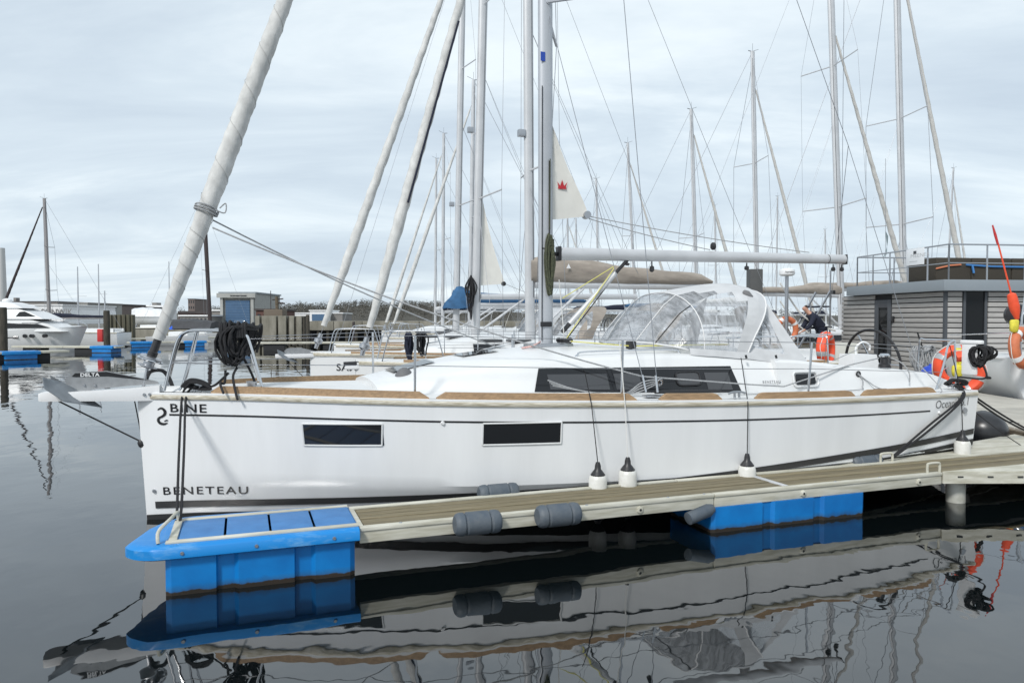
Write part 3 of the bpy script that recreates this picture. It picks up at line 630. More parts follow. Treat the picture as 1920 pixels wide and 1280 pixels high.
# pulpit
def P(px, py, yl): return YF.pl(px, py, yl)
for sd_ in (-1, 1):
    f = abs
    a0 = V((.19, sd_*.2, 1.34)); a1 = V((.33, sd_*.2, 1.86)); 
    MB().tube(spline([a0, V((.25, sd_*.2, 1.6)), V((.32, sd_*.21, 1.85)), V((.39, sd_*.225, 1.925)), V((.5, sd_*.26, 1.945)), V((.86, sd_*.44, 1.935)), V((.955, sd_*.485, 1.90)), V((1.0, sd_*.505, 1.82)), V((1.12, sd_*.555, 1.35))], 5), .0145, 8).build('pulpit_rail', STEEL, yacht)
    MB().tube(spline([V((.33, sd_*.25, 1.34)), V((.38, sd_*.24, 1.45)), V((.50, sd_*.255, 1.94))], 5), .0125, 8).build('pulpit_leg', STEEL, yacht)
    MB().tube([V((.26, sd_*.2, 1.62)), V((1.06, sd_*.53, 1.60))], .006, 6).build('pulpit_wire', WIRE, yacht)
    up = [V((.98, sd_*.5, 1.86))] + tops[sd_] + [V((9.45, sd_*1.52, 1.62))]; lo = [V((1.05, sd_*.53, 1.6))] + [t-V((0, 0, .3)) for t in tops[sd_]] + [V((9.37, sd_*1.53, 1.38))]
    MB().tube(up, .004, 5).build('lifeline', WIRE, yacht); MB().tube(lo, .004, 5).build('lifeline', WIRE, yacht)
# foredeck cleats, windlass drum
def cleat(m_, p, d, s_=1.):
    p = V(p); d = V(d).normalized()
    m_.tube(spline([p-d*.11*s_+V((0, 0, .045)), p-d*.05*s_+V((0, 0, .06)), p+d*.05*s_+V((0, 0, .06)), p+d*.11*s_+V((0, 0, .045))]), .012*s_, 6)
    for k in (-.03, .03): m_.tube([p+d*k*s_, p+d*k*s_+V((0, 0, .055))], .014*s_, 6)
m_ = MB(); cleat(m_, (.5, -.28, 1.325), (1, -.45, 0)); m_.build('bow_cleat', STEELD, yacht)
m_ = MB(); cleat(m_, (5.98, -1.77, 1.205), (1, 0, 0)); m_.build('midship_cleat', STEELD, yacht)
MB().lathe((1.02, -.35, 1.33), (1.02, -.35, 1.42), [(0, .06), (.4, .06), (.45, .045), (.8, .045), (1, .058)], 14).build('windlass', STEELD, yacht)
m_ = MB(); cleat(m_, (9.5, -1.6, 1.155), (1, 0, 0)); m_.build('stern_cleat', STEELD, yacht)
MB().tube(spline([(.0, .05, 1.42), (.05, -.02, 1.52), (.16, -.02, 1.53), (.22, .02, 1.45), (.25, .05, 1.36)]), .02, 6).build('anchor_chain_stopper', BLK, yacht)
# steering wheel, pedestal with grab hoop, winches
WC = V((9.05, -.72, 1.46))
wheel = MB().torus(WC, .46, .019, ax=(1, 0, .12), n=40, k=8).build('steering_wheel', BLK, yacht)
m_ = MB()
for k in range(3): a = 2*pi*k/3+.5; m_.tube([WC, WC+V((-.05*cos(a), .45*sin(a), .45*cos(a)))], .011, 6)
m_.build('wheel_spoke', STEEL, wheel)
MB().bev((8.55, -.95, .8), (8.95, -.55, 1.42), .05).build('helm_pedestal', WHITE, yacht)
hpz = YF.pl(1616, 690, -.98)
m_ = MB(); a = YF.pl(1592, 694, -.95); b = YF.pl(1643, 694, -.95); t0 = YF.pl(1597, 664, -.95); t1 = YF.pl(1638, 664, -.95)
m_.prism([V((a.x, -1.02, a.z)), V((b.x, -1.02, b.z)), V((t1.x, -1.0, t1.z)), V((t0.x, -1.0, t0.z))], (0, .26, 0)); m_.build('console', WHITE, yacht)
a = YF.pl(1605, 665, -.9); b = YF.pl(1630, 665, -.9)
MB().tube(spline([a, a+V((0, 0, .1)), (a+b)/2+V((0, 0, .17)), b+V((0, 0, .13)), b+V((0, 0, .06))], 5), .013, 8).build('grab_hoop', WHITE, yacht)
for x, y in [(8.72, -1.22), (8.72, 1.22), (7.0, -.7)]:
    MB().lathe((x, y, 1.44 if x > 8 else 1.68), (x, y, 1.60 if x > 8 else 1.82), [(0, .075), (.25, .07), (.35, .05), (.7, .045), (.85, .062), (1, .05)], 16).build('winch', BLK if x > 8 else STEELD, yacht)
    if x > 8: MB().lathe((x, y, 1.575), (x, y, 1.62), [(0, .066), (.4, .07), (1, .045)], 16).build('winch_drum', STEEL, yacht)
MB().tube(spline([P(1518, 690, -1.36)+V((0, 0, 0)), P(1570, 693, -1.3)]), .001, 3).build('seam_line', SEAM, yacht)
# pushpit rails, stern seat rail
m_ = MB()
for sd_ in (-1, 1):
    MB().tube(spline([V((9.30, sd_*1.50, 1.16)), V((9.42, sd_*1.5, 1.45)), V((9.52, sd_*1.48, 1.70)), V((9.60, sd_*1.46, 1.765)), V((9.72, sd_*1.42, 1.78)), V((9.76, sd_*1.2, 1.78)), V((9.77, sd_*.95, 1.78)), V((9.77, sd_*.85, 1.74)), V((9.77, sd_*.82, 1.2))], 5), .0135, 8).build('pushpit_rail', STEEL, yacht)
    MB().tube([V((9.70, sd_*1.47, 1.16)), V((9.71, sd_*1.43, 1.78))], .012, 8).build('pushpit_leg', STEEL, yacht)
    MB().tube([V((9.39, sd_*1.5, 1.4)), V((9.76, sd_*1.3, 1.42))], .008, 6).build('pushpit_rail', STEEL, yacht)
a = P(1640, 690, .6); 
pr = [P(1645, 677, 1.3), P(1668, 668, 1.3)]
MB().tube(spline([V((8.3, 1.42, 1.2)), V((8.3, 1.42, 1.72)), V((8.33, 1.42, 1.76)), V((9.4, 1.46, 1.78)), V((9.5, 1.46, 1.74)), V((9.5, 1.46, 1.2))], 4), .0135, 8).build('side_rail', STEEL, yacht)
MB().tube([V((7.75, -1.33, 1.55)), V((8.4, -1.3, 1.75)), V((9.3, -1.42, 1.70))], .004, 5).build('lifeline', WIRE, yacht)
# sheet tail hanging out of the coaming
a = coam_pt(8.18, 1.375, .012); MB().torus(a, .03, .01, ax=(0, 1, 0), n=14, k=6, ry=1).build('jammer', BLK, yacht)
MB().tube(spline([a, coam_pt(8.22, 1.3, .02), coam_pt(8.19, 1.22, .02), V((8.1, -1.42, 1.19)), V((7.4, -1.45, 1.19)), V((6.7, -1.5, 1.20)), V((6.2, -1.5, 1.20))]), .007, 6).build('sheet_tail', ROPEG, yacht)
MB().tube(spline([a, coam_pt(8.3, 1.28, .02), V((8.42, -1.46, 1.19)), V((8.65, -1.62, 1.175)), V((8.86, -1.75, 1.13)), V((9.08, -1.76, 1.17)), V((9.06, -1.6, 1.35)), V((8.98, -1.45, 1.55)), V((8.9, -1.40, 1.7))]), .007, 6).build('sheet_tail', ROPEG, yacht)
MB().tube([V((8.28, -1.47, 1.17)), V((8.45, -1.5, 1.17))], .03, 8).build('fairlead', mat('brown_fairlead', (.06, .03, .025), .5), yacht)
MB().tube(spline([V((8.75, -1.24, 1.58)), V((8.86, -1.36, 1.5)), V((8.92, -1.42, 1.38)), V((8.93, -1.42, 1.26))]), .008, 6).build('sheet_tail', ROPEG, yacht)

# sprayhood: canvas over hoops with clear panels
NJ = 24
HS = [  # base x at the near/far side, half width, base z, top x, top z
    (5.88, 1.00, 1.690, 5.50, 1.78), (5.94, 1.02, 1.685, 5.68, 2.02), (6.00, 1.03, 1.68, 5.90, 2.27), (6.08, 1.04, 1.675, 6.08, 2.405),
    (6.18, 1.05, 1.67, 6.35, 2.46), (6.28, 1.06, 1.66, 6.60, 2.50), (6.40, 1.07, 1.65, 6.82, 2.535), (6.50, 1.08, 1.64, 7.02, 2.55), (6.60, 1.085, 1.635, 7.22, 2.52), (6.66, 1.09, 1.63, 7.36, 2.46)]
def hood(i, j):
    xb, hw, zb_, xt, zt = HS[i]; th = pi*j/NJ; s_ = max(0, sin(th)); y = -hw*math.copysign(abs(cos(th))**.92, cos(th)) if i > 0 else -hw*cos(th)
    k = s_**(.82 if i < 4 else .68); return V((xb+(xt-xb)*s_**.9, y, zb_+(zt-zb_)*k))
canvas, clear = MB(), MB()
G = [[hood(i, j) for j in range(NJ+1)] for i in range(len(HS))]
for i in range(len(HS)-1):
    for j in range(NJ):
        jj = min(j, NJ-1-j)
        q = [G[i][j], G[i+1][j], G[i+1][j+1], G[i][j+1]]
        front = i <= 2
        side = 3 <= i <= 6 and jj <= (8 if i == 3 else 7 if i == 4 else 6 if i == 5 else 4)
        (clear if (front or side) else canvas).add(q, [(0, 1, 2, 3)])
hd = canvas.build('sprayhood', CANV, yacht, ang=60); clear.build('clear_window', VINYL, hd, ang=60)
for i, js, r in [(0, range(NJ+1), .010), (3, range(NJ+1), .007), (9, range(NJ+1), .010)]: MB().tube([G[i][j]+V((0, 0, .006)) for j in js], r, 6).build('seam', SEAM, hd)
for j in (6, 9, 15, 18): MB().tube([G[i][j]+V((-.004, 0, .006)) for i in range(4)], .006, 6).build('seam', SEAM if j != 6 else BLK, hd)
for sd_ in (-1, 1):
    jt = 8 if sd_ < 0 else NJ-8; top = G[9][jt]; jm = 0 if sd_ < 0 else NJ; base = G[9][jm]; tail = V((7.5, sd_*1.19, 1.52))
    a1 = base.lerp(top, .12)+V((.06, 0, 0)); a2 = base.lerp(top, .8)+V((.07, 0, 0)); a3 = tail.lerp(base, .38)+V((0, 0, .07))
    m_ = MB(); m_.add([base, a1, a2, top, tail, a3], [(0, 1, 2, 3), (3, 2, 5, 4), (4, 5, 1, 0)]); m_.build('side_flap', CANV, hd)
    MB().add([a1, a3, a2], [(0, 1, 2)]).build('flap_window', VINYL, hd)
    m_ = MB(); m_.grid([[G[i][jm]+V((0, sd_*.02, .03)), G[i][jm]+V((0, sd_*.05, -.05))] for i in range(10)]+[[tail+V((0, 0, .02)), tail+V((0, sd_*.02, -.05))]]).build('hem', CANV, hd)
MB().bev((7.0, -.5, .8), (7.04, .5, 1.68), .01).build('companionway_hatch', GLASSK, yacht)
pt_ = P(1402, 556, -.75); MB().lathe(pt_+V((-.06, .0, .07)), pt_+V((.1, 0, -.09)), [(0, .02), (.2, .05), (.8, .05), (1, .02)], 10).build('hood_grip', mat('grey_patch', (.16, .16, .165), .7), hd)
for px in (1392, 1448): 
    b = P(px, 665, -1.16); MB().tube([b+V((0, -.06, .0)), b+V((.01, -.065, -.04))], .014, 6).build('hem_strap', BLK, hd)

# ------------------------------------------------------------------ anchor on the bowsprit roller
def anchor(frame, label, text=None, mt=GALV):
    a = thing('anchor', label, 'anchor', frame)
    sh = [(-.715, 1.465), (-.675, 1.505), (-.63, 1.53), (-.35, 1.538), (-.05, 1.462), (.11, 1.42), (.13, 1.395), (-.12, 1.385), (-.485, 1.355), (-.50, 1.335), (-.585, 1.31), (-.66, 1.36), (-.705, 1.405)]
    MB().prism([(x, -.013, z) for x, z in sh], (0, .026, 0)).build('shank', mt, a, ang=20)
    tp = [(-.655, 1.49), (-.625, 1.524), (-.35, 1.532), (-.05, 1.457), (.04, 1.435), (-.05, 1.445), (-.34, 1.484), (-.62, 1.484)]
    if text:
        sp = MB().add([(x, -.0155, z) for x, z in tp], [tuple(range(len(tp)))]).build('shank_panel', INK, a, flat=True)
        text_mb(text, .034, lambda x, y: (-.58+x*1.15, -.0175, 1.489+y), bold=.0016, spacing=1.05).build('maker_mark', WHITE, a, flat=True)
    fl = a
    Tp, R_, = V((-.40, 0, 1.185)), V((-.63, 0, 1.385))
    m_ = MB()
    Hs = [V((-.875, s_*.16, 1.50)) for s_ in (-1, 1)]; Ls = [V((-.70, s_*.20, 1.275)) for s_ in (-1, 1)]; Ms = [V((-.86, s_*.18, 1.40)) for s_ in (-1, 1)]; hb = V((-.74, 0, 1.44))
    top = [Tp, R_, hb, Hs[0], Ms[0], Ls[0], Hs[1], Ms[1], Ls[1]]; fs = [(0, 1, 5), (1, 2, 4, 5), (2, 3, 4), (0, 8, 1), (1, 8, 7, 2), (2, 7, 6)]
    dn = V((.01, 0, -.016)); m_.add(top, fs); m_.add([p+dn for p in top], [f[::-1] for f in fs])
    for i, j in [(0, 5), (5, 4), (4, 3), (3, 2), (2, 6), (6, 7), (7, 8), (8, 0)]: m_.add([top[i], top[j], top[j]+dn, top[i]+dn], [(0, 1, 2, 3)])
    m_.build('fluke', mat('galvanised_fluke', (.24, .26, .28), .5, .5, var=.2, vs=8), a, ang=50)
    for x, z in [(-.545, 1.40), (-.45, 1.395)]: MB().lathe((x, -.013, z), (x, -.026, z), [(0, .014), (1, .010)], 8).build('bolt', STEELD, a)
    return a
anchor(YF, 'galvanised plough anchor marked DELTA on the bowsprit of the foreground yacht', 'DELTA')

# ------------------------------------------------------------------ finger pontoon
FF = Fr((-1.24, 5.93, 0), 20)
fing = thing('finger_pontoon', 'narrow finger pontoon with planked deck, blue floats and blue rounded end in the foreground', 'pontoon', FF)
for y0 in (0., .64):
    for a, b in [(.01, 3.39), (3.40, 6.36 if y0 == 0 else 9.2)]:
        m_ = MB(); m_.bev((a, y0, .245), (b, y0+.06, .372), .008); m_.build('edge_beam', BEAM, fing)
        MB().bev((a, y0-.012 if y0 == 0 else y0, .345), (b, y0+.06 if y0 == 0 else y0+.072, .376), .006).build('edge_beam_flange', BEAM, fing)
rp = random.Random(2)
for k in range(5):
    y0 = .069 + k*.1145
    for a, b in [(.06, 4.28), (4.36, 9.2)]:
        dzz = rp.uniform(-.003, .003); m_ = MB(); m_.bev((a, y0, .335), (b, y0+.0985, .364+dzz), .004); m_.build('deck_plank', PLANK, fing)
        if a < 1: m_ = MB()
MB().bev((4.285, .063, .35), (4.355, .637, .368), .004).build('cross_plate', ALUL, fing)
MB().bev((.0, .063, .345), (.05, .637, .372), .004).build('cross_plate', BEAM, fing)
MB().box((.02, .07, .27), (9.1, .63, .30)).build('deck_frame', BACK, fing)
# blue end cap
pl = [(.0, -.075), (-1.40, -.075)] + [(-1.44+.27*cos(a), .185+.26*sin(a)) for a in [-pi/2-(pi/2-.25)*i/7 for i in range(1, 8)]] + [(-1.60, .52), (-1.50, .72), (-1.42, .80), (-1.32, .835), (0, .80)]
m_ = MB(); lv = [(.283, .02), (.295, .0), (.362, .0), (.382, .022), (.386, .06)]; cen = V((-.75, .36))
rows = []
for z, ins in lv:
    rows.append([V((cen.x+(x-cen.x)*(1-ins/.8 if x < -.01 else 1), cen.y+(y-cen.y)*(1-ins/.42), z)) for x, y in pl])
m_.grid(rows, True); n_ = len(pl); m_.f.append(tuple(range(n_))); q = len(m_.v); m_.f.append(tuple(q-1-j for j in range(n_)))
cap = m_.build('end_cap', BLUET, fing, ang=50)
for i in range(4):
    a = -1.335 + i*.336; MB().bev((a, .072, .384), (a+.318, .628, .396), .004).build('tread_tile', BLUEG, fing)
MB().bev((-1.42, .0, .383), (-.002, .062, .401), .005).build('cap_trim', BEAM, fing); MB().bev((-1.39, .638, .383), (-.002, .70, .401), .005).build('cap_trim', BEAM, fing); MB().bev((-1.405, .0635, .384), (-1.345, .6365, .400), .005).build('cap_trim', BEAM, fing)
MB().box((-1.34, .064, .383), (-.003, .636, .386)).build('cap_recess', BACK, fing)
MB().tube(spline([(-1.47, .03, .39), (-1.475, .05, .44), (-1.465, .10, .475), (-1.42, .35, .48), (-1.385, .60, .475), (-1.38, .645, .45), (-1.38, .655, .40)], 6), .014, 8).build('mooring_bow', BEAM, fing)
def float_box(s0, s1, y0, y1, z0, z1, grooves, name):
    pts = [(s0, y0+.02), (s0+.04, y0)]
    for a, b in grooves: pts += [(a, y0), (a+.012, y0+.035), (b-.03, y0+.035), (b, y0)]
    pts += [(s1-.04, y0), (s1, y0+.03), (s1, y1), (s0, y1)]
    m_ = MB(); rows = []
    for z, k in [(z0, .02), (-.02, .008), (.02, .004), (z1-.03, 0), (z1, 0)]:
        rows.append([V((x, y+(k if y < .3 else -k), z)) for x, y in pts])
    m_.grid(rows, True); n_ = len(pts); m_.f.append(tuple(range(n_))); q = len(m_.v); m_.f.append(tuple(q-1-j for j in range(n_))); return m_.build(name, BLUE, fing, ang=20)
float_box(-1.42, -.03, -.02, .72, -.3, .29, [(-1.07, -.91), (-.50, -.34)], 'float')
float_box(3.36, 5.26, -.02, .72, -.3, .245, [(3.95, 4.10), (4.58, 4.72)], 'float')
for s_ in (-1.3, -.78, -.2): MB().lathe((s_, -.075, .33), (s_, -.083, .33), [(0, .016), (1, .012)], 8).build('bolt_head', STEELD, fing)
def roller(s0, s1, y, z, r=.098):
    Ln = s1-s0; g = .03/Ln
    return MB().lathe((s0, y, z), (s1, y, z), [(0, r*.45), (.0, r*.72), (.04, r*.93), (.1, r), (.22-g/2, r), (.22, r*.86), (.22+g/2, r), (.76-g/2, r), (.76, r*.86), (.76+g/2, r), (.9, r), (.96, r*.93), (1, r*.72), (1, r*.45)], 20)
for s0, s1, y, z in [(.78, 1.18, -.085, .345), (1.52, 1.92, -.085, .345), (1.26, 1.66, .775, .375), (5.85, 6.28, .775, .37)]: roller(s0, s1, y, z, .098 if y < 0 else .085).build('roller_fender', ROLL, fing)
m_ = MB(); m_.lathe((3.08, -.03, .17), (3.38, .0, .24), [(0, .03), (.02, .06), (.8, .065), (1, .04)], 14); m_.build('worn_roller', ROLL, fing)
for s_, in [(2.58,), (4.46,), (6.02,)]: MB().lathe((s_, 0, .295), (s_, -.018, .295), [(0, .038), (.7, .034), (1, .024)], 6).build('bolt_head', BEAM, fing); MB().lathe((s_, -.018, .295), (s_, -.02, .295), [(0, .013), (1, .012)], 10).build('bolt_hole', BACK, fing)
for s_, y in [(6.27, .03), (6.28, .672)]: MB().tube(spline([(s_-.09, y, .37), (s_-.09, y, .45), (s_-.07, y, .475), (s_+.07, y, .475), (s_+.09, y, .45), (s_+.09, y, .37)], 5), .014, 8).build('mooring_staple', BEAM, fing)
for s_ in (.35, 1.1, 2.05, 2.9, 3.3, 4.9, 5.5): MB().lathe((s_, .03, .374), (s_, .03, .382), [(0, .016), (1, .012)], 6).build('bolt_head', STEELD, fing)
# gusset plates out to the walkway
wl = lambda X, Y, z: FF.l((X, Y, z))
g1 = [(4.74, 8.10), (7.48, 8.12), (7.48, 9.08)]; m_ = MB(); m_.prism([wl(x, y, .375) for x, y in g1], (0, 0, .012)); m_.build('gusset_plate', BEAM, fing)
m_ = MB(); m_.prism([wl(4.74, 8.085, .255), wl(7.48, 8.105, .255), wl(7.48, 8.125, .255), wl(4.74, 8.11, .255)], (0, 0, .118)); m_.build('gusset_fascia', BEAM, fing)
for k in range(6): xx = 4.9+.33*k; m_ = MB(); m_.prism([wl(xx, 8.078, .325), wl(xx+.06, 8.078, .325), wl(xx+.06, 8.09, .325), wl(xx, 8.09, .325)], (0, 0, .012)); m_.build('slot', BACK, fing)
e0 = FF.w((5.6, .712, 0)); g2 = [(e0.x, e0.y), (7.48, 9.83), (7.48, 10.9)]; m_ = MB(); m_.prism([wl(x, y, .362) for x, y in g2], (0, 0, .012)); m_.build('gusset_plate', BEAM, fing)
m_ = MB(); m_.prism([wl(e0.x, e0.y, .255), wl(7.48, 10.9, .255), wl(7.48, 10.93, .255), wl(e0.x, e0.y+.02, .255)], (0, 0, .105)); m_.build('gusset_fascia', BEAM, fing)
pp_ = FF.l((5.02, 8.32, 0)); MB().tube([V((pp_.x, pp_.y, -.5)), V((pp_.x, pp_.y, .26))], .10, 14).build('guide_pipe', mat('white_pipe', (.5, .5, .47), .5, vs=5, col2=(.3, .3, .25)), fing)
# ------------------------------------------------------------------ walkway pontoon
WF = Fr((7.5, 6, 0), 0)
walk = thing('walkway_pontoon', 'broad pale concrete walkway pontoon running away behind the sterns', 'pontoon', WF)
for k in range(22):
    MB().bev((0, k*2.5+.01, .1), (2.8, k*2.5+2.49, .45), .015).build('deck_slab', CONC, walk)
for x0 in (-.10, 2.805): 
    for k in range(11): MB().bev((x0, k*5+.01, .2), (x0+.095, k*5+4.99, .425), .01).build('edge_timber', TIMB, walk)
for k in range(8): MB().box((.25, k*6.5+1, -.4), (2.55, k*6.5+4, .095)).build('float_block', CONCD, walk)

# ------------------------------------------------------------------ fenders along the foreground yacht
def fender(px, top_y, bot_y, yl, railx, rope, label, dz0=0.):
    t = YF.pl(px, top_y, yl); b = YF.pl(px, bot_y, yl); h = .36; r = .093
    fr = Fr(YF.w((t.x, yl, t.z-.13-h)), 21); f = thing('fender', label, 'fender', fr, None)
    z1 = h
    MB().lathe((0, 0, -.06), (0, 0, h), [(0, r*.75), (.04, r*.9), (.12, r), (.9, r), (.97, r*.9), (1, r*.75)], 20).build('body', FEND, f)
    MB().lathe((0, 0, -.055), (0, 0, -.14), [(0, r*.78), (.3, r*.7), (.6, r*.4), (1, r*.25)], 16).build('cap', BLK, f)
    MB().lathe((0, 0, h-.01), (0, 0, h+.13), [(0, r*.78), (.12, r*.8), (.3, r*.6), (.5, r*.36), (.75, r*.33), (1, r*.22)], 16).build('cap', BLK, f)
    MB().torus((0, -.0, h+.10), .02, .008, ax=(0, 1, 0), n=12, k=6).build('eye', BLK, f)
    I_ = fr.I @ YF.M; pts = [V((0, 0, h+.115)), I_ @ railx[0]] + [I_ @ p for p in railx[1:]]
    MB().tube(pts, .0055, 6).build('lanyard', rope, f)
    return f
def railp(x, lift=.06): return V((x, -(bd(x)+.036), zr(x)+.03))
st1 = 4.27; 
fender(1121, 866, 912, -1.80, [railp(4.24), V((4.235, -(bd(4.2)-.1), zr(4.2)+.35)), V((4.2, -(bd(4.2)-.08), zr(4.2)+.38))], ROPEK, 'white fender with black cap on a black lanyard, left of the close pair')
fender(1177, 857, 906, -1.82, [railp(4.60), V((4.62, -(bd(4.6)-.12), zr(4.6)+.65))], ROPEW, 'white fender with black cap hung on a pale lanyard from the middle stanchion')
fender(1401, 850, 888, -1.87, [railp(6.05), V((6.48, -1.20, 1.60))], ROPEK, 'white fender with black cap hanging below the sprayhood tie on a long black lanyard')
fender(1805, 806, 838, -1.80, [V((9.47, -1.72, 1.14)), V((9.56, -1.47, 1.75))], ROPEK, 'white fender with black cap hanging from the stern rail near the model lettering')
bp_ = at(1850, 808, 10.9); m_ = MB(); prof = [(0, .02), (.04, .10), (.12, .19), (.25, .26), (.4, .30), (.55, .30), (.7, .26), (.85, .17), (.95, .08), (1, .05)]
m_.lathe(bp_+V((-.36, -.05, .06)), bp_+V((.34, .12, -.12)), [(t, r*1.08) for t, r in prof][::-1], 28)
solo(m_, 'ball_fender', BALLK, 'big glossy black ball fender between the stern and the walkway', 'fender')

# ------------------------------------------------------------------ mooring lines and rope bundles of the foreground yacht
R0 = random.Random(11)
def lineW(name, pts, r, m, label, cat='rope', extra=None):
    mb_ = MB()
    for p in pts: mb_.tube(p, r, 7)
    if extra: extra(mb_)
    return solo(mb_, name, m, label, cat)
CB = YF.w((.5, -.30, 1.385)); rb = YF.w(railp(.36)); rb2 = YF.w(railp(.40)); fin = FF.w((-1.38, .66, .42))
def knot(mb_):
    for k in range(5):
        c = CB + V((R0.uniform(-.03, .03), R0.uniform(-.02, .02), R0.uniform(-.02, .03)))
        mb_.tube(spline([c+V((-.13, -.02, -.02)), c+V((-.06, -.03, .04)), c+V((.05, -.03, .03)), c+V((.14, -.03, -.02)), c+V((.02, .02, -.03)), c+V((-.12, .0, .0))]), .013, 6)
lineW('bow_line', [spline([CB+V((-.08, -.02, 0)), rb, rb.lerp(fin, .5)+V((-.012, 0, 0)), fin+V((-.01, 0, .02))]), spline([CB+V((.0, -.02, 0)), rb2, rb2.lerp(fin, .5)+V((.012, 0, 0)), fin+V((.02, 0, 0)), fin+V((-.02, 0, -.03))])], .0115, ROPEK, 'doubled black bow line from the bow cleat straight down to the blue pontoon end', 'mooring line', knot)
rc = thing('rope_bundle', 'big hank of black mooring rope hung over the bow pulpit', 'rope', YF)
tp_ = V((.82, -.42, 1.97))
coil(tp_+V((.03, 0, .015)), V((.15, .07, 0)), .38, 22, .013, R0, .08).build('coil', ROPEK, rc)
m_ = MB()
for k in range(14):
    a_ = R0.uniform(-.10, .16); z_ = R0.uniform(-.02, .05); b_ = a_*.6+R0.uniform(.05, .2); m_.tube(spline([tp_+V((a_, -.08, -.10)), tp_+V((a_, -.02, .02+z_)), tp_+V((a_+.04, .2, .0+z_)), tp_+V((b_, .45, z_-.02)), tp_+V((b_+.05, .72, z_)), tp_+V((b_+.05, .80, -.08)), tp_+V((b_, .82, -.2-z_*3))]), .0135, 6)
m_.build('draped_turns', ROPEK, rc)
coil(tp_+V((.16, .84, .0)), V((.16, .05, 0)), .30, 12, .0135, R0, .06).build('coil', ROPEK, rc)
for pts in ([tp_+V((-.05, -.03, -.42)), tp_+V((-.06, -.04, -.55)), V((.72, -.5, 1.42)), V((.75, -.6, 1.33))], [tp_+V((.06, -.02, -.4)), V((.84, -.50, 1.48)), V((.87, -.63, 1.30)), V((.88, -.66, 1.27))], [tp_+V((.12, .05, -.3)), V((1.02, -.36, 1.5)), V((1.06, -.36, 1.38))], [tp_+V((-.02, -.02, -.45)), V((.74, -.44, 1.46)), V((.66, -.38, 1.39)), V((.56, -.33, 1.37))]):
    MB().tube(spline(pts), .0125, 6).build('rope_tail', ROPEK, rc)
hc = thing('halyard_coil', 'dark green and black halyard coil hung down the mast of the foreground yacht', 'rope', YF)
m_ = MB(); rh = random.Random(4)
top = YF.pl(1031, 430, -.09); bot = YF.pl(1033, 555, -.09)
for k in range(16):
    o1 = V((rh.uniform(-.03, .03), rh.uniform(-.04, .03), 0)); zz0 = top.z-rh.uniform(.04, .22); zz1 = bot.z+rh.uniform(0, .14); wv = rh.uniform(.02, .058)
    m_.tube(spline([V((top.x, -.10, zz0))+o1, V((top.x+wv, -.11, zz0-.15))+o1, V((top.x+wv*.8, -.11, zz1+.2))+o1, V((top.x, -.11, zz1))+o1, V((top.x-wv*.9, -.11, zz1+.2))+o1, V((top.x-wv, -.11, zz0-.15))+o1, V((top.x, -.10, zz0))+o1]), .0115, 6)
m_.tube([top+V((0, 0, 0)), V((4.50, -.075, 4.02))], .007, 6)
for k in range(5): m_.torus((top.x, -.105, top.z-.13-.018*k), .042, .009, n=14, k=5)
m_.build('coil', ROPEB, hc)
gc = thing('grey_rope_coil', 'pale grey rope coil tied to the stern side rail with a black lashing', 'rope', YF)
g0 = YF.pl(1728, 655, 1.25); gp = YF.pl(1722, 632, 1.25)
coil(g0+V((-.14, -.02, .06)), V((.15, 0, 0)), .5, 9, .010, R0, .05).build('coil', ROPEG, gc); coil(g0+V((.16, -.02, .07)), V((.17, 0, 0)), .46, 13, .010, R0, .06).build('coil', ROPEG, gc)
m_ = MB(); m_.tube(spline([g0+V((-.2, -.02, .02)), g0+V((0, -.08, -.02)), g0+V((.2, -.03, .03))]), .014, 6); m_.build('wrap', ROPEG, gc)
MB().tube(spline([gp+V((-.02, 0, .08)), gp+V((.0, -.03, -.05)), g0+V((.0, -.04, -.02))]), .014, 6).build('lashing', ROPEK, gc)
SCB = YF.w((9.5, -1.6, 1.215))
def knot2(mb_):
    for k in range(5):
        c = SCB + V((R0.uniform(-.03, .03), R0.uniform(-.02, .02), R0.uniform(-.01, .03)))
        mb_.tube(spline([c+V((-.12, -.02, .0)), c+V((-.05, -.03, .05)), c+V((.08, -.03, .04)), c+V((.13, .0, .0)), c+V((.0, .03, -.02)), c+V((-.11, .0, .01))]), .015, 6)
sa = FF.w((6.38, .69, .42)); sg = YF.w((9.40, -1.78, 1.08))
lineW('stern_spring_line', [spline([SCB, sg, sg.lerp(sa, .5), sa]), spline([SCB+V((.02, 0, 0)), sg+V((.03, 0, 0)), sg.lerp(sa, .5)+V((.05, 0, -.02)), sa+V((.02, 0, 0))])], .014, ROPEK, 'doubled black stern line slanting down from the stern cleat to the finger pontoon staple', 'mooring line', knot2)
wq = at(1935, 812, 10.6); wq2 = at(1960, 800, 11.2)
lineW('stern_line', [sag(SCB+V((.04, 0, 0)), wq, .06), sag(SCB+V((.06, .02, .01)), wq+V((.03, .06, .02)), .03)], .014, ROPEK, 'pair of thick black stern lines running right to the walkway', 'mooring line')
lineW('thin_stern_line', [sag(YF.w((9.78, -1.35, 1.1)), at(1940, 850, 9.9), .05), sag(YF.w((9.8, -.6, .95)), at(1945, 800, 11.6), .02)], .006, ROPEK, 'thin black lines crossing below the thick stern lines over the walkway', 'mooring line')
bc_ = thing('stern_rope_bundle', 'bundle of black rope hung on the white bracket of the stern rail', 'rope', YF)
p0 = V((9.86, -1.66, 1.71)); coil(p0, V((.05, -.10, 0)), .26, 16, .0125, R0, .09).build('coil', ROPEK, bc_); coil(p0+V((.02, -.05, -.0)), V((.05, -.16, 0)), .2, 9, .0125, R0, .07).build('coil', ROPEK, bc_)
MB().tube(spline([p0+V((-.02, -.05, -.2)), p0+V((-.04, -.12, -.4)), V((9.74, -1.45, 1.3)), V((9.6, -1.58, 1.22))]), .0125, 6).build('rope_tail', ROPEK, bc_)

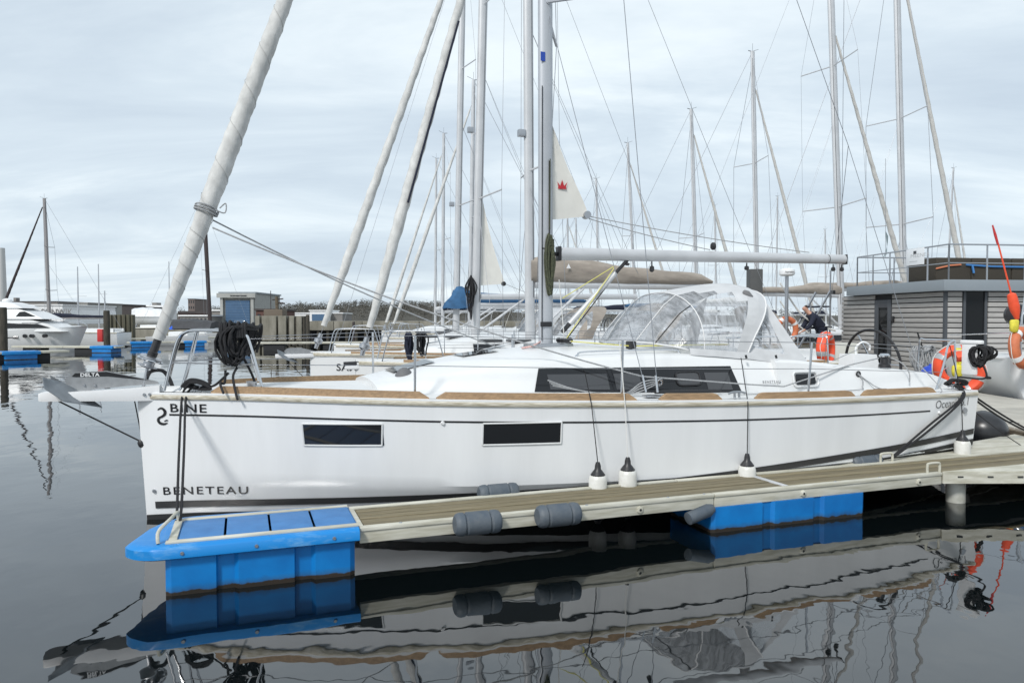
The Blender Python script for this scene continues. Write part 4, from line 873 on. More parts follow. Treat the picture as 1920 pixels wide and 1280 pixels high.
# ------------------------------------------------------------------ things at the stern: horseshoe lifebuoys, white panel, yellow bags, blue ball
def horseshoe(c, ax, R, r, label, tilt=0., up=(0, 0, 1), m=ORANGE, gap=.55, wide=1.5):
    fr = Fr(V(c), 0); f = thing('horseshoe_lifebuoy', label, 'lifebuoy', fr)
    a0, a1 = pi+gap-2*pi, pi-gap
    MB().torus((0, 0, 0), R, r, ax=ax, n=30, k=12, a0=a0, a1=a1, ry=wide, up=up).build('foam_ring', m, f)
    for th in (a0+.62, a1-.62, -.3, .3)[:3]: MB().torus((0, 0, 0), R, r*1.04, ax=ax, n=4, k=12, a0=th-.13, a1=th+.13, ry=wide, up=up).build('reflective_band', REFL, f)
    t = V(ax).normalized(); e1 = V(up); e1 = (e1-t*e1.dot(t)).normalized(); e2 = t.cross(e1)
    pts = [(e1*cos(th)+e2*sin(th))*(R+r*1.12) + t*(.02*sin(7*th)) for th in [a0+(a1-a0)*i/24 for i in range(25)]]
    MB().tube(pts, .008, 6).build('grab_line', ROPEW, f)
    return f
uA = V((cos(radians(21)), sin(radians(21)), 0)); nA = V((-sin(radians(21)), cos(radians(21)), 0))
hA = at(1783, 700, 11.6); hB = at(1822, 695, 10.35)
horseshoe(at(1795, 688, 11.4), V((-.25, -.95, .05)), .265, .08, 'orange horseshoe lifebuoy hung inside the stern rail, left of the white bracket', up=(-1, 0, .25), gap=1.25)
horseshoe(at(1802, 699, 10.45), V((-.3, -.95, .0)), .235, .075, 'orange horseshoe lifebuoy hung at the outer stern corner, right of the white bracket', up=(1, 0, .0), gap=1.25)
wp = thing('outboard_bracket', 'upright white plastic outboard bracket with a crossbar on the stern rail', 'bracket', YF)
MB().bev((9.80, -1.66, 1.34), (9.84, -1.46, 1.74), .012).build('panel', WHITE, wp); MB().bev((9.79, -1.73, 1.74), (9.86, -1.44, 1.79), .015).build('crossbar', WHITE, wp)
def bag(c, h, r, label, m=YEL):
    c = V(c); mb_ = MB(); rows = []; rr = random.Random(int(c.x*100))
    for t, k in [(0, .3), (.03, .8), (.12, 1), (.5, 1.05), (.85, .95), (.95, .6), (1, .3)]:
        rows.append([c + V((r*k*cos(a)*(1+.1*rr.uniform(-1, 1)), r*.7*k*sin(a)*(1+.1*rr.uniform(-1, 1)), -h*t)) for a in [2*pi*j/12 for j in range(12)]])
    mb_.grid(rows, True); mb_.f.append(tuple(range(12))); q_ = len(mb_.v); mb_.f.append(tuple(q_-1-j for j in range(12)))
    return solo(mb_, 'throw_bag', m, label, 'bag', ang=60)
bag(at(1795, 684, 11.2), .19, .075, 'yellow rescue bag below the white bracket between the lifebuoys')
m_ = MB(); rr = random.Random(9); c = at(1798, 655, 11.25)
for k in range(5): m_.tube(spline([c+V((rr.uniform(-.05, .05), 0, .02)), c+V((rr.uniform(-.06, .06), -.02, -.1)), c+V((rr.uniform(-.04, .04), 0, -.2)), c+V((rr.uniform(-.05, .05), .01, -.29))]), .017, 6)
solo(m_, 'yellow_line', YEL, 'tangled yellow floating line above the yellow rescue bag', 'rope')
c = at(1745, 697, 12.0); m_ = MB(); m_.lathe(c+V((0, 0, -.12)), c+V((0, 0, .13)), [(0, .03), (.15, .11), (.45, .15), (.75, .11), (.88, .05), (.9, .03), (1, .025)], 20); solo(m_, 'ball_fender', BLUEB, 'small blue ball fender lying in the cockpit near the grey rope coil', 'fender')

# ------------------------------------------------------------------ other sailing boats
def sailboat(name, label, mast_px, Dm, ang, J=3.7, Ln=10.5, beam=3.5, fb=1.2, mast_h=14, mast_d=.19, mast_m=ALUL, boom=None, cover=None, furl=True, furl_m=SAILW, furl_r=.10,
             hood=None, spreaders=(.45, .78), detail=2, name_text=None, wheel=True, stripe=None, mast_top=None, group='sailing boats moored in the marina', furl_top=.92, sp_len=.9, hull_m=GEL, base_z=None, mat_wire=WIRE, backstay=True, bow_z=None, cabin=True, cov_h=.62):
    foot = at(mast_px[0], mast_px[1], Dm)
    u = V((cos(radians(ang)), sin(radians(ang)), 0))
    bw = V((foot.x, foot.y, 0)) - u*J; fr = Fr(bw, ang)
    b = thing(name, label, 'sailboat', fr, group)
    hw = beam/2; X = [0, .05, .12, .25, .4, .6, .8, 1.0]; Bm = [.015, .2, .42, .72, .92, 1.0, .98, .88]
    def bb(x): return max(.012, hw*smooth(x/Ln, X, Bm))
    def zs(x): return fb*(1.08-.16*(x/Ln)+.04*(x/Ln)**2)
    m_ = MB(); rows = []; ns = 22 if detail > 1 else 10
    for i in range(ns+1):
        x = Ln*(i/ns)**1.25; k = bb(x); z = zs(x); zk_ = -.3 if x < Ln*.8 else lerp(x, [Ln*.8, Ln], [-.3, .1])
        half = [(k, z), (k*.985, z*.66), (k*.95, z*.33), (k*.86, .02), (k*.5, zk_*.7), (0, zk_)]
        rows.append([V((x, -y, zz_)) for y, zz_ in half] + [V((x, y, zz_)) for y, zz_ in half[::-1]])
    m_.grid(rows); n_ = len(rows[0]); m_.f.append(tuple(range(n_-1, -1, -1))); q = len(m_.v); m_.f.append(tuple(q-n_+j for j in range(n_)))
    hl = m_.build('hull', hull_m, b, ang=30)
    m_ = MB(); m_.grid([[V((x, bb(x)*k, zs(x)+.02+.04*(1-k*k))) for k in (-1, -.5, 0, .5, 1)] for x in [Ln*i/ns for i in range(ns+1)]]).build('deck', DECK, b)
    for s_ in (-1, 1):
        m_ = MB(); m_.grid([[V((x, s_*(bb(x)+.02), zs(x)-.05)), V((x, s_*(bb(x)+.025), zs(x)+.0)), V((x, s_*(bb(x)), zs(x)+.025))] for x in [.05+(Ln-.05)*i/ns for i in range(ns+1)]]).build('rub_rail', RUB, b)
        if detail > 1:
            for a0, a1 in ((.08, .3), (.31, .55), (.56, .8), (.81, .95)):
                m_ = MB(); m_.grid([[V((x, s_*(bb(x)-.01), zs(x)+.025)), V((x, s_*(bb(x)-.02), zs(x)+.075)), V((x, s_*(bb(x)-.06), zs(x)+.075)), V((x, s_*(bb(x)-.07), zs(x)+.025))] for x in [Ln*(a0+(a1-a0)*i/8) for i in range(9)]]).build('toe_rail', TEAK, b)
        if stripe:
            m_ = MB(); m_.grid([[V((x, s_*(bb(x)*.992+.006), zs(x)*.86)), V((x, s_*(bb(x)*.996+.006), zs(x)*.9))] for x in [.2+(Ln-.3)*i/ns for i in range(ns+1)]]).build('stripe', stripe, b)
    if cabin:
        m_ = MB(); rows = []
        c0, c1 = Ln*.2, Ln*.68
        for i in range(15):
            t = i/14; x = c0+(c1-c0)*t; k = bb(x)*.68; h = .42*min(1, t*3.2)**.7+.02; z = zs(x)
            rows.append([V((x, yy, zz_)) for yy, zz_ in [(-k, z), (-k*.86, z+h*.8), (-k*.6, z+h*.97), (0, z+h*1.08), (k*.6, z+h*.97), (k*.86, z+h*.8), (k, z)]])
        m_.grid(rows); m_.f.append(tuple(range(6, -1, -1))); q = len(m_.v); m_.f.append(tuple(q-7+j for j in range(7)))
        cb_ = m_.build('coachroof', GEL, b, ang=30)
        for s_ in (-1, 1):
            m_ = MB(); m_.grid([[V((x, s_*(bb(x)*.68*.985+.008), zs(x)+.1)), V((x, s_*(bb(x)*.68*.90+.008), zs(x)+.28))] for x in [Ln*(.34+.32*i/8) for i in range(9)]]).build('cabin_window', GLASSK, cb_)
        if detail > 1:
            for xx in (.26, .32): MB().bev((Ln*xx-.2, -.22, zs(Ln*xx)+.40), (Ln*xx+.2, .22, zs(Ln*xx)+.46), .01).build('deck_hatch', GLASSK2, cb_)
    for s_ in (-1, 1):
        m_ = MB(); m_.grid([[V((x, s_*(bb(x)*.74), zs(x))), V((x, s_*(bb(x)*.70), zs(x)+.3)), V((x, s_*(bb(x)*.58), zs(x)+.3)), V((x, s_*(bb(x)*.56), zs(x)-.2))] for x in [Ln*(.66+.3*i/5) for i in range(6)]]).build('coaming', GEL, b)
    # mast
    mz = zs(J)+.42 if base_z is None else base_z
    mf = V((J, 0, mz))
    if mast_top:
        tw = at(mast_top[0], mast_top[1], Dm); tl = fr.l(tw); slope = V(((tl.x-J)/max(.1, tl.z-mz), (tl.y)/max(.1, tl.z-mz), 1)); 
        mast_h = tl.z if mast_top[1] > 2 else mast_h
    else: slope = V((.015, 0, 1))
    def mz_(z): return mf + slope*(z-mz)
    m_ = MB(); rows = []
    for t in (0, .25, .5, .75, .95, 1):
        c = mz_(mz+(mast_h-mz)*t); k = 1 if t < .8 else .85; rows.append([c+V((mast_d/2*cos(a)*k, mast_d*.31*sin(a)*k, 0)) for a in [2*pi*j/12 for j in range(12)]])
    m_.grid(rows, True); m_.f.append(tuple(range(12))); q = len(m_.v); m_.f.append(tuple(q-1-j for j in range(12))); mst = m_.build('mast', mast_m, b)
    for s_ in (-1, 1): MB().tube([mz_(mz+.9)+V((mast_d*.28, s_*mast_d*.27, 0)), mz_(mast_h-.3)+V((mast_d*.24, s_*mast_d*.23, 0))], mast_d*.035, 5).build('mast_track', DARKF, mst)
    tp = mz_(mast_h); wr = .005 if detail > 1 else .0095
    MB().tube([tp, tp+V((0, 0, .35))], .006, 5).build('aerial', BLK, mst); MB().tube([tp+V((-.02, 0, .02)), tp+V((-.3, 0, .12))], .008, 5).build('wind_vane', BLK, mst); MB().tube([tp, tp+V((.22, 0, .02))], .02, 5).build('masthead', STEELD, mst)
    tips = {-1: [], 1: []}
    for sp in spreaders:
        z = mz+(mast_h-mz)*sp; c = mz_(z); ln = sp_len*(1.15-sp*.35)
        for s_ in (-1, 1):
            t_ = c+V((.22, s_*ln, .06)); tips[s_].append(t_); MB().tube([c, t_], .022, 6, ry=.6).build('spreader', mast_m, mst)
    for s_ in (-1, 1):
        MB().tube([V((J+.25, s_*bb(J)*.9, zs(J)))] + tips[s_] + [mz_(mast_h*.97)], wr, 5).build('shroud', mat_wire, b)
        MB().tube([V((J+.1, s_*bb(J)*.82, zs(J))), mz_(mz+(mast_h-mz)*spreaders[0]-.15)], wr, 5).build('shroud', mat_wire, b)
    if backstay: MB().tube([V((Ln-.1, 0, zs(Ln)+.1)), mz_(mast_h)], wr, 5).build('backstay', mat_wire, b)
    ft = mz_(mz+(mast_h-mz)*furl_top); f0 = V((.12, 0, zs(0)+.12 if bow_z is None else bow_z))
    if furl:
        MB().lathe(f0, f0.lerp(ft, .03), [(0, .04), (.3, .05), (.4, .10), (.6, .10), (.7, .05), (1, .05)], 12).build('furler_drum', STEELD, b)
        furl_mesh(f0.lerp(ft, .045), f0.lerp(ft, .96), [(0, furl_r*.6), (.05, furl_r*.75), (.14, furl_r), (.2, furl_r*1.05), (.5, furl_r*.85), (1, furl_r*.4)], 20, n=18, m=260 if detail > 1 else 60, amp=.16).build('furled_genoa', furl_m, b, ang=28)
    MB().tube([f0, ft], wr, 5).build('forestay', mat_wire, b)
    if boom:
        bl, bz, rise = boom; p0 = mz_(bz)+V((mast_d*.5, 0, 0)); p1 = V((J+bl, 0, bz+rise))
        bm_ = MB().tube([p0, p1], .075, 10, ry=.7).build('boom', mast_m, b)
        if cover:
            m_ = MB(); rows = []
            for i in range(19):
                t = i/18; c = p0.lerp(p1, t); h = lerp(t, [0, .05, .15, .5, .97, 1], [.50, .56, .54, .40, .22, .12])*cov_h+.02*sin(9*t); wd = .115
                rows.append([c+V((-.1*(1-t)*(1 if i == 0 else 0), wd*sin(a)*(1+.08*sin(7*t+3*a)), .03+h*.5-h*.5*cos(a)+.012*sin(23*t+2*a))) for a in [2*pi*j/12 for j in range(12)]])
            m_.grid(rows, True); m_.f.append(tuple(range(12))); q = len(m_.v); m_.f.append(tuple(q-1-j for j in range(12))); m_.build('sail_cover', cover, b, ang=50)
        vz = mz+.12; MB().tube([mf+V((.12, 0, .15)), p0.lerp(p1, .26)-V((0, 0, .07))], .03, 8).build('vang', ALUL, b)
        MB().tube([p1, V((J+bl*.9, 0, zs(Ln)+.35))], .008, 5).build('mainsheet', ROPEW, b)
        for s_ in (-1, 1): MB().tube([mz_(mz+(mast_h-mz)*.5), p0.lerp(p1, .55)+V((0, s_*.13, .25))], .004, 5).build('lazy_jack', mat_wire, b)
    if hood:
        hm, hx = hood; x0 = Ln*hx; z0 = zs(x0)+.42; w_ = bb(x0)*.62
        def hq(i, j):
            t = i/5; th = pi*j/14; s_ = sin(th); return V((x0+.2+t*.25*(1-s_)+s_*(t*1.25-.15), -w_*cos(th), z0-.1+(.12+.82*min(1, t*1.9)**.8)*s_**.6))
        can, clr = MB(), MB()
        for i in range(5):
            for j in range(14):
                jj = min(j, 13-j); (clr if (i < 2 and jj > 2) or (i == 2 and 1 <= jj <= 3) else can).add([hq(i, j), hq(i+1, j), hq(i+1, j+1), hq(i, j+1)], [(0, 1, 2, 3)])
        h_ = can.build('sprayhood', hm, b, ang=60); clr.build('clear_window', VINYL, h_, ang=60)
    rl = .012 if detail > 1 else .016
    pt = lambda x, z, s_: V((x, s_*bb(x)*.86, zs(x)+z))
    m_ = MB()
    for s_ in (-1, 1): MB().tube(spline([pt(.45, 0, s_), pt(.52, .3, s_), pt(.6, .54, s_), pt(.75, .6, s_), pt(1.3, .6, s_), pt(1.42, .52, s_), pt(1.55, 0, s_)], 4), rl, 6).build('pulpit', STEEL, b)
    if detail > 1:
        for s_ in (-1, 1):
            MB().tube(spline([pt(Ln*.86, 0, s_), pt(Ln*.87, .5, s_), pt(Ln*.89, .6, s_), pt(Ln*.985, .62, s_), V((Ln*.99, s_*bb(Ln)*.3, zs(Ln)+.62))], 4), rl, 6).build('pushpit', STEEL, b)
            sts = [pt(Ln*f, .02, s_) for f in (.27, .42, .57, .72)]
            for p in sts: MB().tube([p, p+V((0, 0, .6))], .012, 6).build('stanchion', STEEL, b)
            for hh in (.6, .3): MB().tube([pt(1.42, hh, s_)]+[p+V((0, 0, hh)) for p in sts]+[pt(Ln*.87, hh, s_)], .004, 5).build('lifeline', WIRE, b)
    if wheel:
        wc = V((Ln*.86, -.45 if detail > 1 else 0, zs(Ln)+.55)); wh = MB().torus(wc, .42, .018, ax=(1, 0, .1), n=28, k=6).build('steering_wheel', BLK, b)
        for k in range(3): a = 2*pi*k/3; MB().tube([wc, wc+V((0, .4*sin(a), .4*cos(a)))], .011, 5).build('spoke', STEEL, wh)
        MB().bev((Ln*.80, wc.y-.18, zs(Ln)-.3), (Ln*.85, wc.y+.18, zs(Ln)+.5), .04).build('binnacle', WHITE, b)
    if name_text:
        tx, x0, z0, h = name_text
        def plc(x, y): xx = x0+x; zz_ = z0+y; k = zz_/zs(xx); return V((xx, -(bb(xx)*(lerp(k, [.33, .66, 1], [.95, .985, 1]))+.012), zz_))
        text_mb(tx, h, plc, bold=.002, spacing=1.05).build('boat_name', INK, hl, flat=True)
    b_ = (b, fr, bb, zs, mz_); return b_
# neighbours on the same side, bows to the left
bB = sailboat('sailboat', 'white sailboat with a taupe sail cover directly behind the foreground yacht', (994, 640), 15.2, 20, J=3.55, Ln=10.3, beam=3.5, fb=1.16, mast_h=14.5, mast_d=.215, mast_top=(990, 0),
              boom=(4.35, 2.78, .02), cover=TAUPE, cov_h=1.0, furl_r=.105, hood=(TAUPE, .55), furl_top=.9, spreaders=(.27, .62), sp_len=1.0)
bA = sailboat('sailboat', 'white sailboat named SAM with a cream mainsail corner showing behind its mast', (891, 625), 19.0, 20, J=4.1, Ln=11, beam=3.7, fb=1.16, mast_h=15.2, mast_d=.24, mast_top=(906, 0),
              boom=(4.7, 2.65, .05), furl_r=.11, hood=(TAUPE, .58), name_text=('SAM', .55, .86, .17), spreaders=(.26, .62), sp_len=1.1, furl_top=.86)
bC = sailboat('sailboat', 'white sailboat with a bright blue sail cover bundled round its mast', (855, 618), 23.5, 20, J=3.8, Ln=10.5, beam=3.5, fb=1.2, mast_h=15, mast_d=.21, mast_top=(867, 0), boom=(4.6, 2.55, .05), cover=BLUC, furl=False, hood=(CANV, .58), spreaders=(.3, .62), detail=2)
bD = sailboat('sailboat', 'white sailboat whose masthead ends just left of the SAM mast', (881, 612), 33, 20, J=3.7, Ln=10.5, beam=3.4, fb=1.2, mast_h=13, mast_d=.19, mast_top=(888, 150), boom=(4.4, 2.6, .05), cover=SAILW, hood=(TAUPE, .58), detail=1, furl_r=.09)
bE = sailboat('sailboat', 'distant white sailboat with the taller of two slim masts left of the blue cover', (830, 608), 45, 20, J=3.7, Ln=10.5, beam=3.4, fb=1.2, mast_d=.2, mast_top=(832, 250), boom=(4.4, 2.6, .05), cover=NAVY, detail=1, furl_r=.09)
bF = sailboat('sailboat', 'distant white sailboat with the shorter of two slim masts left of the blue cover', (816, 607), 51, 20, J=3.7, Ln=10, beam=3.4, fb=1.2, mast_d=.17, mast_top=(818, 297), boom=(4.2, 2.6, .05), cover=CANV, detail=1, furl_r=.09)
# boats on the other side of the walkway, bows to the right
GR = 'sailing boats moored beyond the walkway'
bK = sailboat('sailboat', 'sailboat with a tall pale mast rising at the end of the foreground boom', (1579, 600), 26, 197, J=3.6, Ln=11, beam=3.6, fb=1.25, mast_h=16.5, mast_d=.27, mast_top=(1558, 0), boom=(4.6, 2.9, .05), cover=TAUPE, furl_m=FURLG, furl_r=.088, spreaders=(.29, .62), sp_len=1.5, group=GR, furl_top=.72, detail=2, hood=(TAUPE, .58))
bL = sailboat('sailboat', 'sailboat with a tall pale mast rising behind the sign on the houseboat railing', (1697, 600), 28, 197, J=3.5, Ln=11, beam=3.6, fb=1.25, mast_h=17.5, mast_d=.29, mast_top=(1682, 0), boom=(4.6, 3.15, .05), cover=TAUPE, furl_m=FURLG, furl_r=.095, spreaders=(.25, .5), sp_len=1.5, group=GR, detail=1)
bJ = sailboat('sailboat', 'sailboat whose full mast and masthead show midway between the mainsail corner and houseboat', (1421, 600), 33, 197, J=3.4, Ln=10.5, beam=3.5, fb=1.2, mast_d=.235, mast_top=(1411, 97), boom=(4.4, 2.7, .05), cover=SAILW, furl_m=FURLG, furl_r=.085, spreaders=(.25, .6), sp_len=1.35, group=GR, detail=1, furl_top=.9)
bI = sailboat('sailboat', 'sailboat with a medium mast left of the tallest full mast behind the sprayhood', (1308, 600), 37, 197, J=3.1, Ln=9.5, beam=3.2, fb=1.15, mast_d=.22, mast_top=(1296, 205), boom=(4, 2.6, .05), cover=BLUC, furl_m=FURLG, furl_r=.085, spreaders=(.42,), sp_len=1.2, group=GR, detail=1)
bH = sailboat('sailboat', 'distant sailboat with a short slim mast above the middle of the foreground boom', (1193, 600), 44, 197, J=3.1, Ln=9.5, beam=3.2, fb=1.15, mast_d=.19, mast_top=(1177, 268), boom=(4, 2.6, .05), cover=NAVY, furl_m=FURLG, furl_r=.08, spreaders=(.5,), group=GR, detail=1)
bG = sailboat('sailboat', 'distant sailboat with a thin mast just right of the mainsail corner', (1123, 600), 52, 197, J=3.1, Ln=9.5, beam=3.2, fb=1.15, mast_d=.18, mast_top=(1118, 335), boom=(4, 2.6, .05), cover=SAILW, furl=False, spreaders=(.5,), group=GR, detail=1)
for i, (bx_, tx_, ty_, D_, lab) in enumerate([(1772, 1788, 315, 58, 'far sailboat whose thin mast leans right above the wicker furniture'), (1455, 1458, 368, 70, 'far sailboat with a hair-thin mast right of the tallest full mast'), (1344, 1340, 385, 66, 'far sailboat with a hair-thin mast right of the medium mast'), (1549, 1547, 430, 75, 'far sailboat with the shortest mast beside the boom end'), (1066, 1064, 400, 60, 'far sailboat with a mast showing under the mainsail corner'), (1083, 1080, 410, 68, 'far sailboat with the right of two masts under the mainsail corner')]):
    sailboat('sailboat', lab, (bx_, 600), D_, 197, J=3.2, Ln=9.5, beam=3.2, fb=1.15, mast_d=.18, mast_top=(tx_, ty_), boom=(4, 2.6, .05), cover=(NAVY if i % 2 else SAILW), furl=(i % 2 == 0), spreaders=(.5,), group=GR, detail=1, wheel=False)

# gear on the neighbours
def addto(bt, mbw, name, m, **k): return mbw.build(name, m, bt[0], bt[1], **k)
def wl_(bt, p): return bt[1].w(p)
anchor(Fr(bA[1].w((.12, 0, -.14)), 20), 'grey plough anchor on the bow of the sailboat named SAM')
m_ = MB(); m_.bev((-.8, -.09, 1.16), (.15, .09, 1.25), .02); m_.build('bowsprit', WHITE, bA[0])
MB().tube([(-.6, 0, 1.16), (.02, 0, .5)], .008, 5).build('bobstay', ROPEK, bA[0])
m_ = MB(); rows = []                                                         # cream sail corner behind SAM's mast
c0 = bA[1].pl(900, 535, 0); c1 = bA[1].pl(947, 532, 0); c2 = bA[1].pl(905, 375, 0)
for i in range(11):
    t = i/10; rows.append([c0.lerp(c2, t).lerp(c1.lerp(c2, t)+V((-.05*sin(pi*t), 0, 0)), k/6)+V((0, .04*sin(pi*k/6)*(1-t), 0)) for k in range(7)])
m_.grid(rows).build('mainsail_corner', SAILC, bA[0]); MB().tube(sag(c1, c1+V((2.4, 0, -.75)), .05), .007, 5).build('outhaul', ROPEG, bA[0])
MB().lathe(c1+V((-.04, -.03, 0)), c1+V((-.04, .03, 0)), [(0, .06), (1, .06)], 10).build('clew_patch', BLK, bA[0])
m_ = MB(); p0 = bA[1].pl(884, 515, -.16); rh = random.Random(8)
for k in range(13):
    o1 = V((rh.uniform(-.09, .09), rh.uniform(-.04, .04), 0)); zz0 = p0.z-rh.uniform(0, .1); zz1 = p0.z-rh.uniform(.45, 1.15); wv = rh.uniform(.03, .08)
    m_.tube(spline([V((p0.x, p0.y, zz0))+o1*.3, V((p0.x+wv, p0.y, (zz0+zz1)/2))+o1, V((p0.x, p0.y, zz1))+o1, V((p0.x-wv, p0.y, (zz0+zz1)/2))+o1, V((p0.x, p0.y, zz0))+o1*.3]), .017, 6)
m_.build('halyard_coils', ROPEK, bA[0])
m_ = MB(); rows = []                                                         # blue canvas boot round the mast of the blue-covered boat
q0 = bC[1].pl(852, 548, 0); q1 = bC[1].pl(855, 580, 0)
for i in range(9):
    t = i/8; c = V((q0.x+.15+.5*t*(1-t), 0, q0.z+.18+(q1.z-q0.z-.15)*t)); rows.append([c+V((lerp(t, [0, .2, .7, 1], [.12, .3, .55, .5])*cos(a)*(1+.1*sin(3*a+5*t)), lerp(t, [0, .2, 1], [.12, .24, .26])*sin(a), .02*sin(4*a))) for a in [2*pi*j/14 for j in range(14)]])
m_.grid(rows, True); m_.f.append(tuple(range(14))); m_.build('mast_cover', BLUC, bC[0], ang=60)
for bt, px, py in ((bA, 883, 448/2+20), (bB, 979, 250), (bC, 848, 383)):
    c = bt[1].pl(px, py, 0); MB().bev((c.x-.09, -.06, c.z-.07), (c.x+.06, .06, c.z+.07), .015).build('steaming_light', STEELD, bt[0])
MB().tube([bB[1].pl(765, 380, -.13), bB[1].pl(860, 40, -.13)], .022, 6).build('sacrificial_strip', NAVY, bB[0])
m_ = MB(); rk = random.Random(21); c = bB[1].pl(772, 628, 0)
MB().bev((-.2, -.07, 1.12), (.6, .07, 1.19), .02).build('bowsprit', WHITE, bB[0]); MB().tube([(-.22, 0, 1.22), (.12, 0, 1.23)], .045, 8).build('sprit_end', BLK, bB[0])
coil(c+V((.12, -.3, .05)), V((.12, .1, 0)), .42, 10, .014, rk, .06).build('rope_hank', ROPEK, bB[0]); coil(c+V((-.12, -.25, .05)), V((.06, .06, 0)), .5, 8, .02, rk, .05).build('rope_hank', NAVY, bB[0])
dd = bB[1].pl(1062, 503, -.16); MB().add([(dd.x, -.16, dd.z), (dd.x+.1, -.16, dd.z), (dd.x+.05, -.16, dd.z+.1)], [(0, 1, 2)]).build('cover_emblem', WHITE, bB[0], flat=True)
# lifebuoys, radar and cockpit things on the neighbours
horseshoe(at(1548, 655, 17.6), V((.8, -.6, 0)), .34, .09, 'orange horseshoe lifebuoy on the stern of the taupe-covered sailboat', up=(.3, 0, 1))
def ringbuoy(c, ax, R, r, label, m=ORANGE2, bands=True):
    fr = Fr(V(c), 0); f = thing('ring_lifebuoy', label, 'lifebuoy', fr)
    MB().torus((0, 0, 0), R, r, ax=ax, n=32, k=12).build('ring', m, f)
    if bands:
        for k in range(4): MB().torus((0, 0, 0), R, r*1.05, ax=ax, n=3, k=12, a0=pi/2*k+.5, a1=pi/2*k+.75).build('white_band', WHITE, f)
    t = V(ax).normalized(); e1 = V((0, 0, 1)); e1 = (e1-t*e1.dot(t)).normalized(); e2 = t.cross(e1)
    MB().tube([(e1*cos(a)+e2*sin(a))*(R+r*(1.05+.35*abs(sin(2*a)))) for a in [2*pi*j/32 for j in range(33)]], .008, 5).build('grab_line', ROPEW, f)
    return f
ringbuoy(at(1475, 618, 22.5), (.3, -.95, 0), .33, .085, 'faded orange ring lifebuoy on the stern rail in front of the radar pole')
rd = bA[1]; pb = at(1474, 645, 22.3); fr = Fr((pb.x, pb.y, .9), 0); rdr = thing('radar_pole', 'white radar dome on a slim pole standing left of the houseboat stairs', 'radar', fr)
tz = at(1474, 518, 22.3).z-.9; MB().tube([(0, 0, 0), (0, 0, tz)], .055, 10).build('pole', STEELD, rdr)
MB().lathe((0, 0, tz), (0, 0, tz+.24), [(0, .06), (.05, .16), (.2, .22), (.45, .235), (.8, .22), (1, .12)], 20).build('radar_dome', WHITE, rdr)
text_mb('Raymarine', .045, lambda x, y: (-.13+x, -.24+.9*(x-.12)**2, tz+.10+y), bold=.001).build('lettering', INK, rdr, flat=True)
pb = at(1414, 600, 21.0); m_ = MB(); m_.bev((pb.x-.18, pb.y-.18, -.5), (pb.x+.18, pb.y+.18, at(1414, 505, 21).z), .02); solo(m_, 'mooring_pile', mat('dark_steel_pile', (.07, .072, .072), .7, var=.2, vs=3), 'square dark grey mooring pile rising behind the sprayhood', 'pile')

# ------------------------------------------------------------------ houseboat office
HC = at(1772, 600, 18.5); HF = Fr((HC.x, HC.y, 0), 7)
hb_ = thing('houseboat', 'grey board-clad houseboat office with roof terrace and railing on the right', 'building', HF)
MB().bev((-.45, -1.3, -.3), (9, 7.5, .52), .03).build('float_hull', CONC, hb_); MB().bev((-.6, -1.45, .38), (9.1, -1.28, .56), .01).build('deck_edge', BEAM, hb_)
def yb(px): return HF.px_(px, 600, 0.).y
def xf(px): return HF.pl(px, 600, 0.).x
nb = 17; z0 = .56; pitch = (2.78-z0)/nb; yl1 = yb(1579); yr1 = yb(1599); MB().box((.03, .03, .52), (8.5, yl1-.02, 2.78)).build('wall_core', BACK, hb_); yd0, yd1 = yb(1672), yb(1641)
for k in range(nb):
    za_, zb_ = z0+k*pitch, z0+(k+1)*pitch-.026
    for a, b in [(.05, yd0-.02), (yd1+.02, yl1)]: MB().bev((-.012, a, za_), (.028, b, zb_), .003).build('cladding_board', CLAD, hb_)
    for a, b in [(.06, xf(1803)), (xf(1852), xf(1852)+6)]: MB().bev((a, -.012, za_), (b, .028, zb_), .003).build('cladding_board', CLAD, hb_)
MB().bev((-.03, -.03, .52), (.045, .045, 2.78), .005).build('corner_post', DARKF, hb_)
x0, x1 = xf(1805), xf(1850)
wn = MB().bev((x0, -.02, .56), (x0+.07, .05, 2.76), .004).build('window_frame', DARKF, hb_); MB().bev((x1-.07, -.02, .56), (x1, .05, 2.76), .004).build('window_frame', DARKF, hb_)
MB().add([(x0+.07, .012, .58), (x1-.07, .012, .58), (x1-.07, .012, 2.76), (x0+.07, .012, 2.76)], [(0, 1, 2, 3)]).build('window_glass', GLASSH, hb_)
dr = MB().bev((-.03, yd0, .56), (.02, yd0+.16, 2.62), .004).build('door', DARKF, hb_); MB().bev((-.03, yd1-.18, .56), (.02, yd1, 2.62), .004).build('door_stile', DARKF, dr); MB().bev((-.03, yd0+.16, 2.4), (.02, yd1-.18, 2.62), .004).build('door_head', DARKF, dr)
MB().add([(-.008, yd0+.16, .58), (-.008, yd1-.18, .58), (-.008, yd1-.18, 2.4), (-.008, yd0+.16, 2.4)], [(0, 1, 2, 3)]).build('door_glass', GLASSH, dr)
MB().tube([(-.06, yd1-.1, 1.5), (-.06, yd1-.1, 1.72)], .018, 6).build('door_handle', STEEL, dr); MB().bev((-.07, yd0-.14, 2.0), (-.012, yd0-.06, 2.16), .01).build('wall_lamp', BLK, hb_)
roof = MB().bev((-.22, -.24, 2.78), (8.8, yr1, 3.05), .01).build('roof', FASC, hb_)
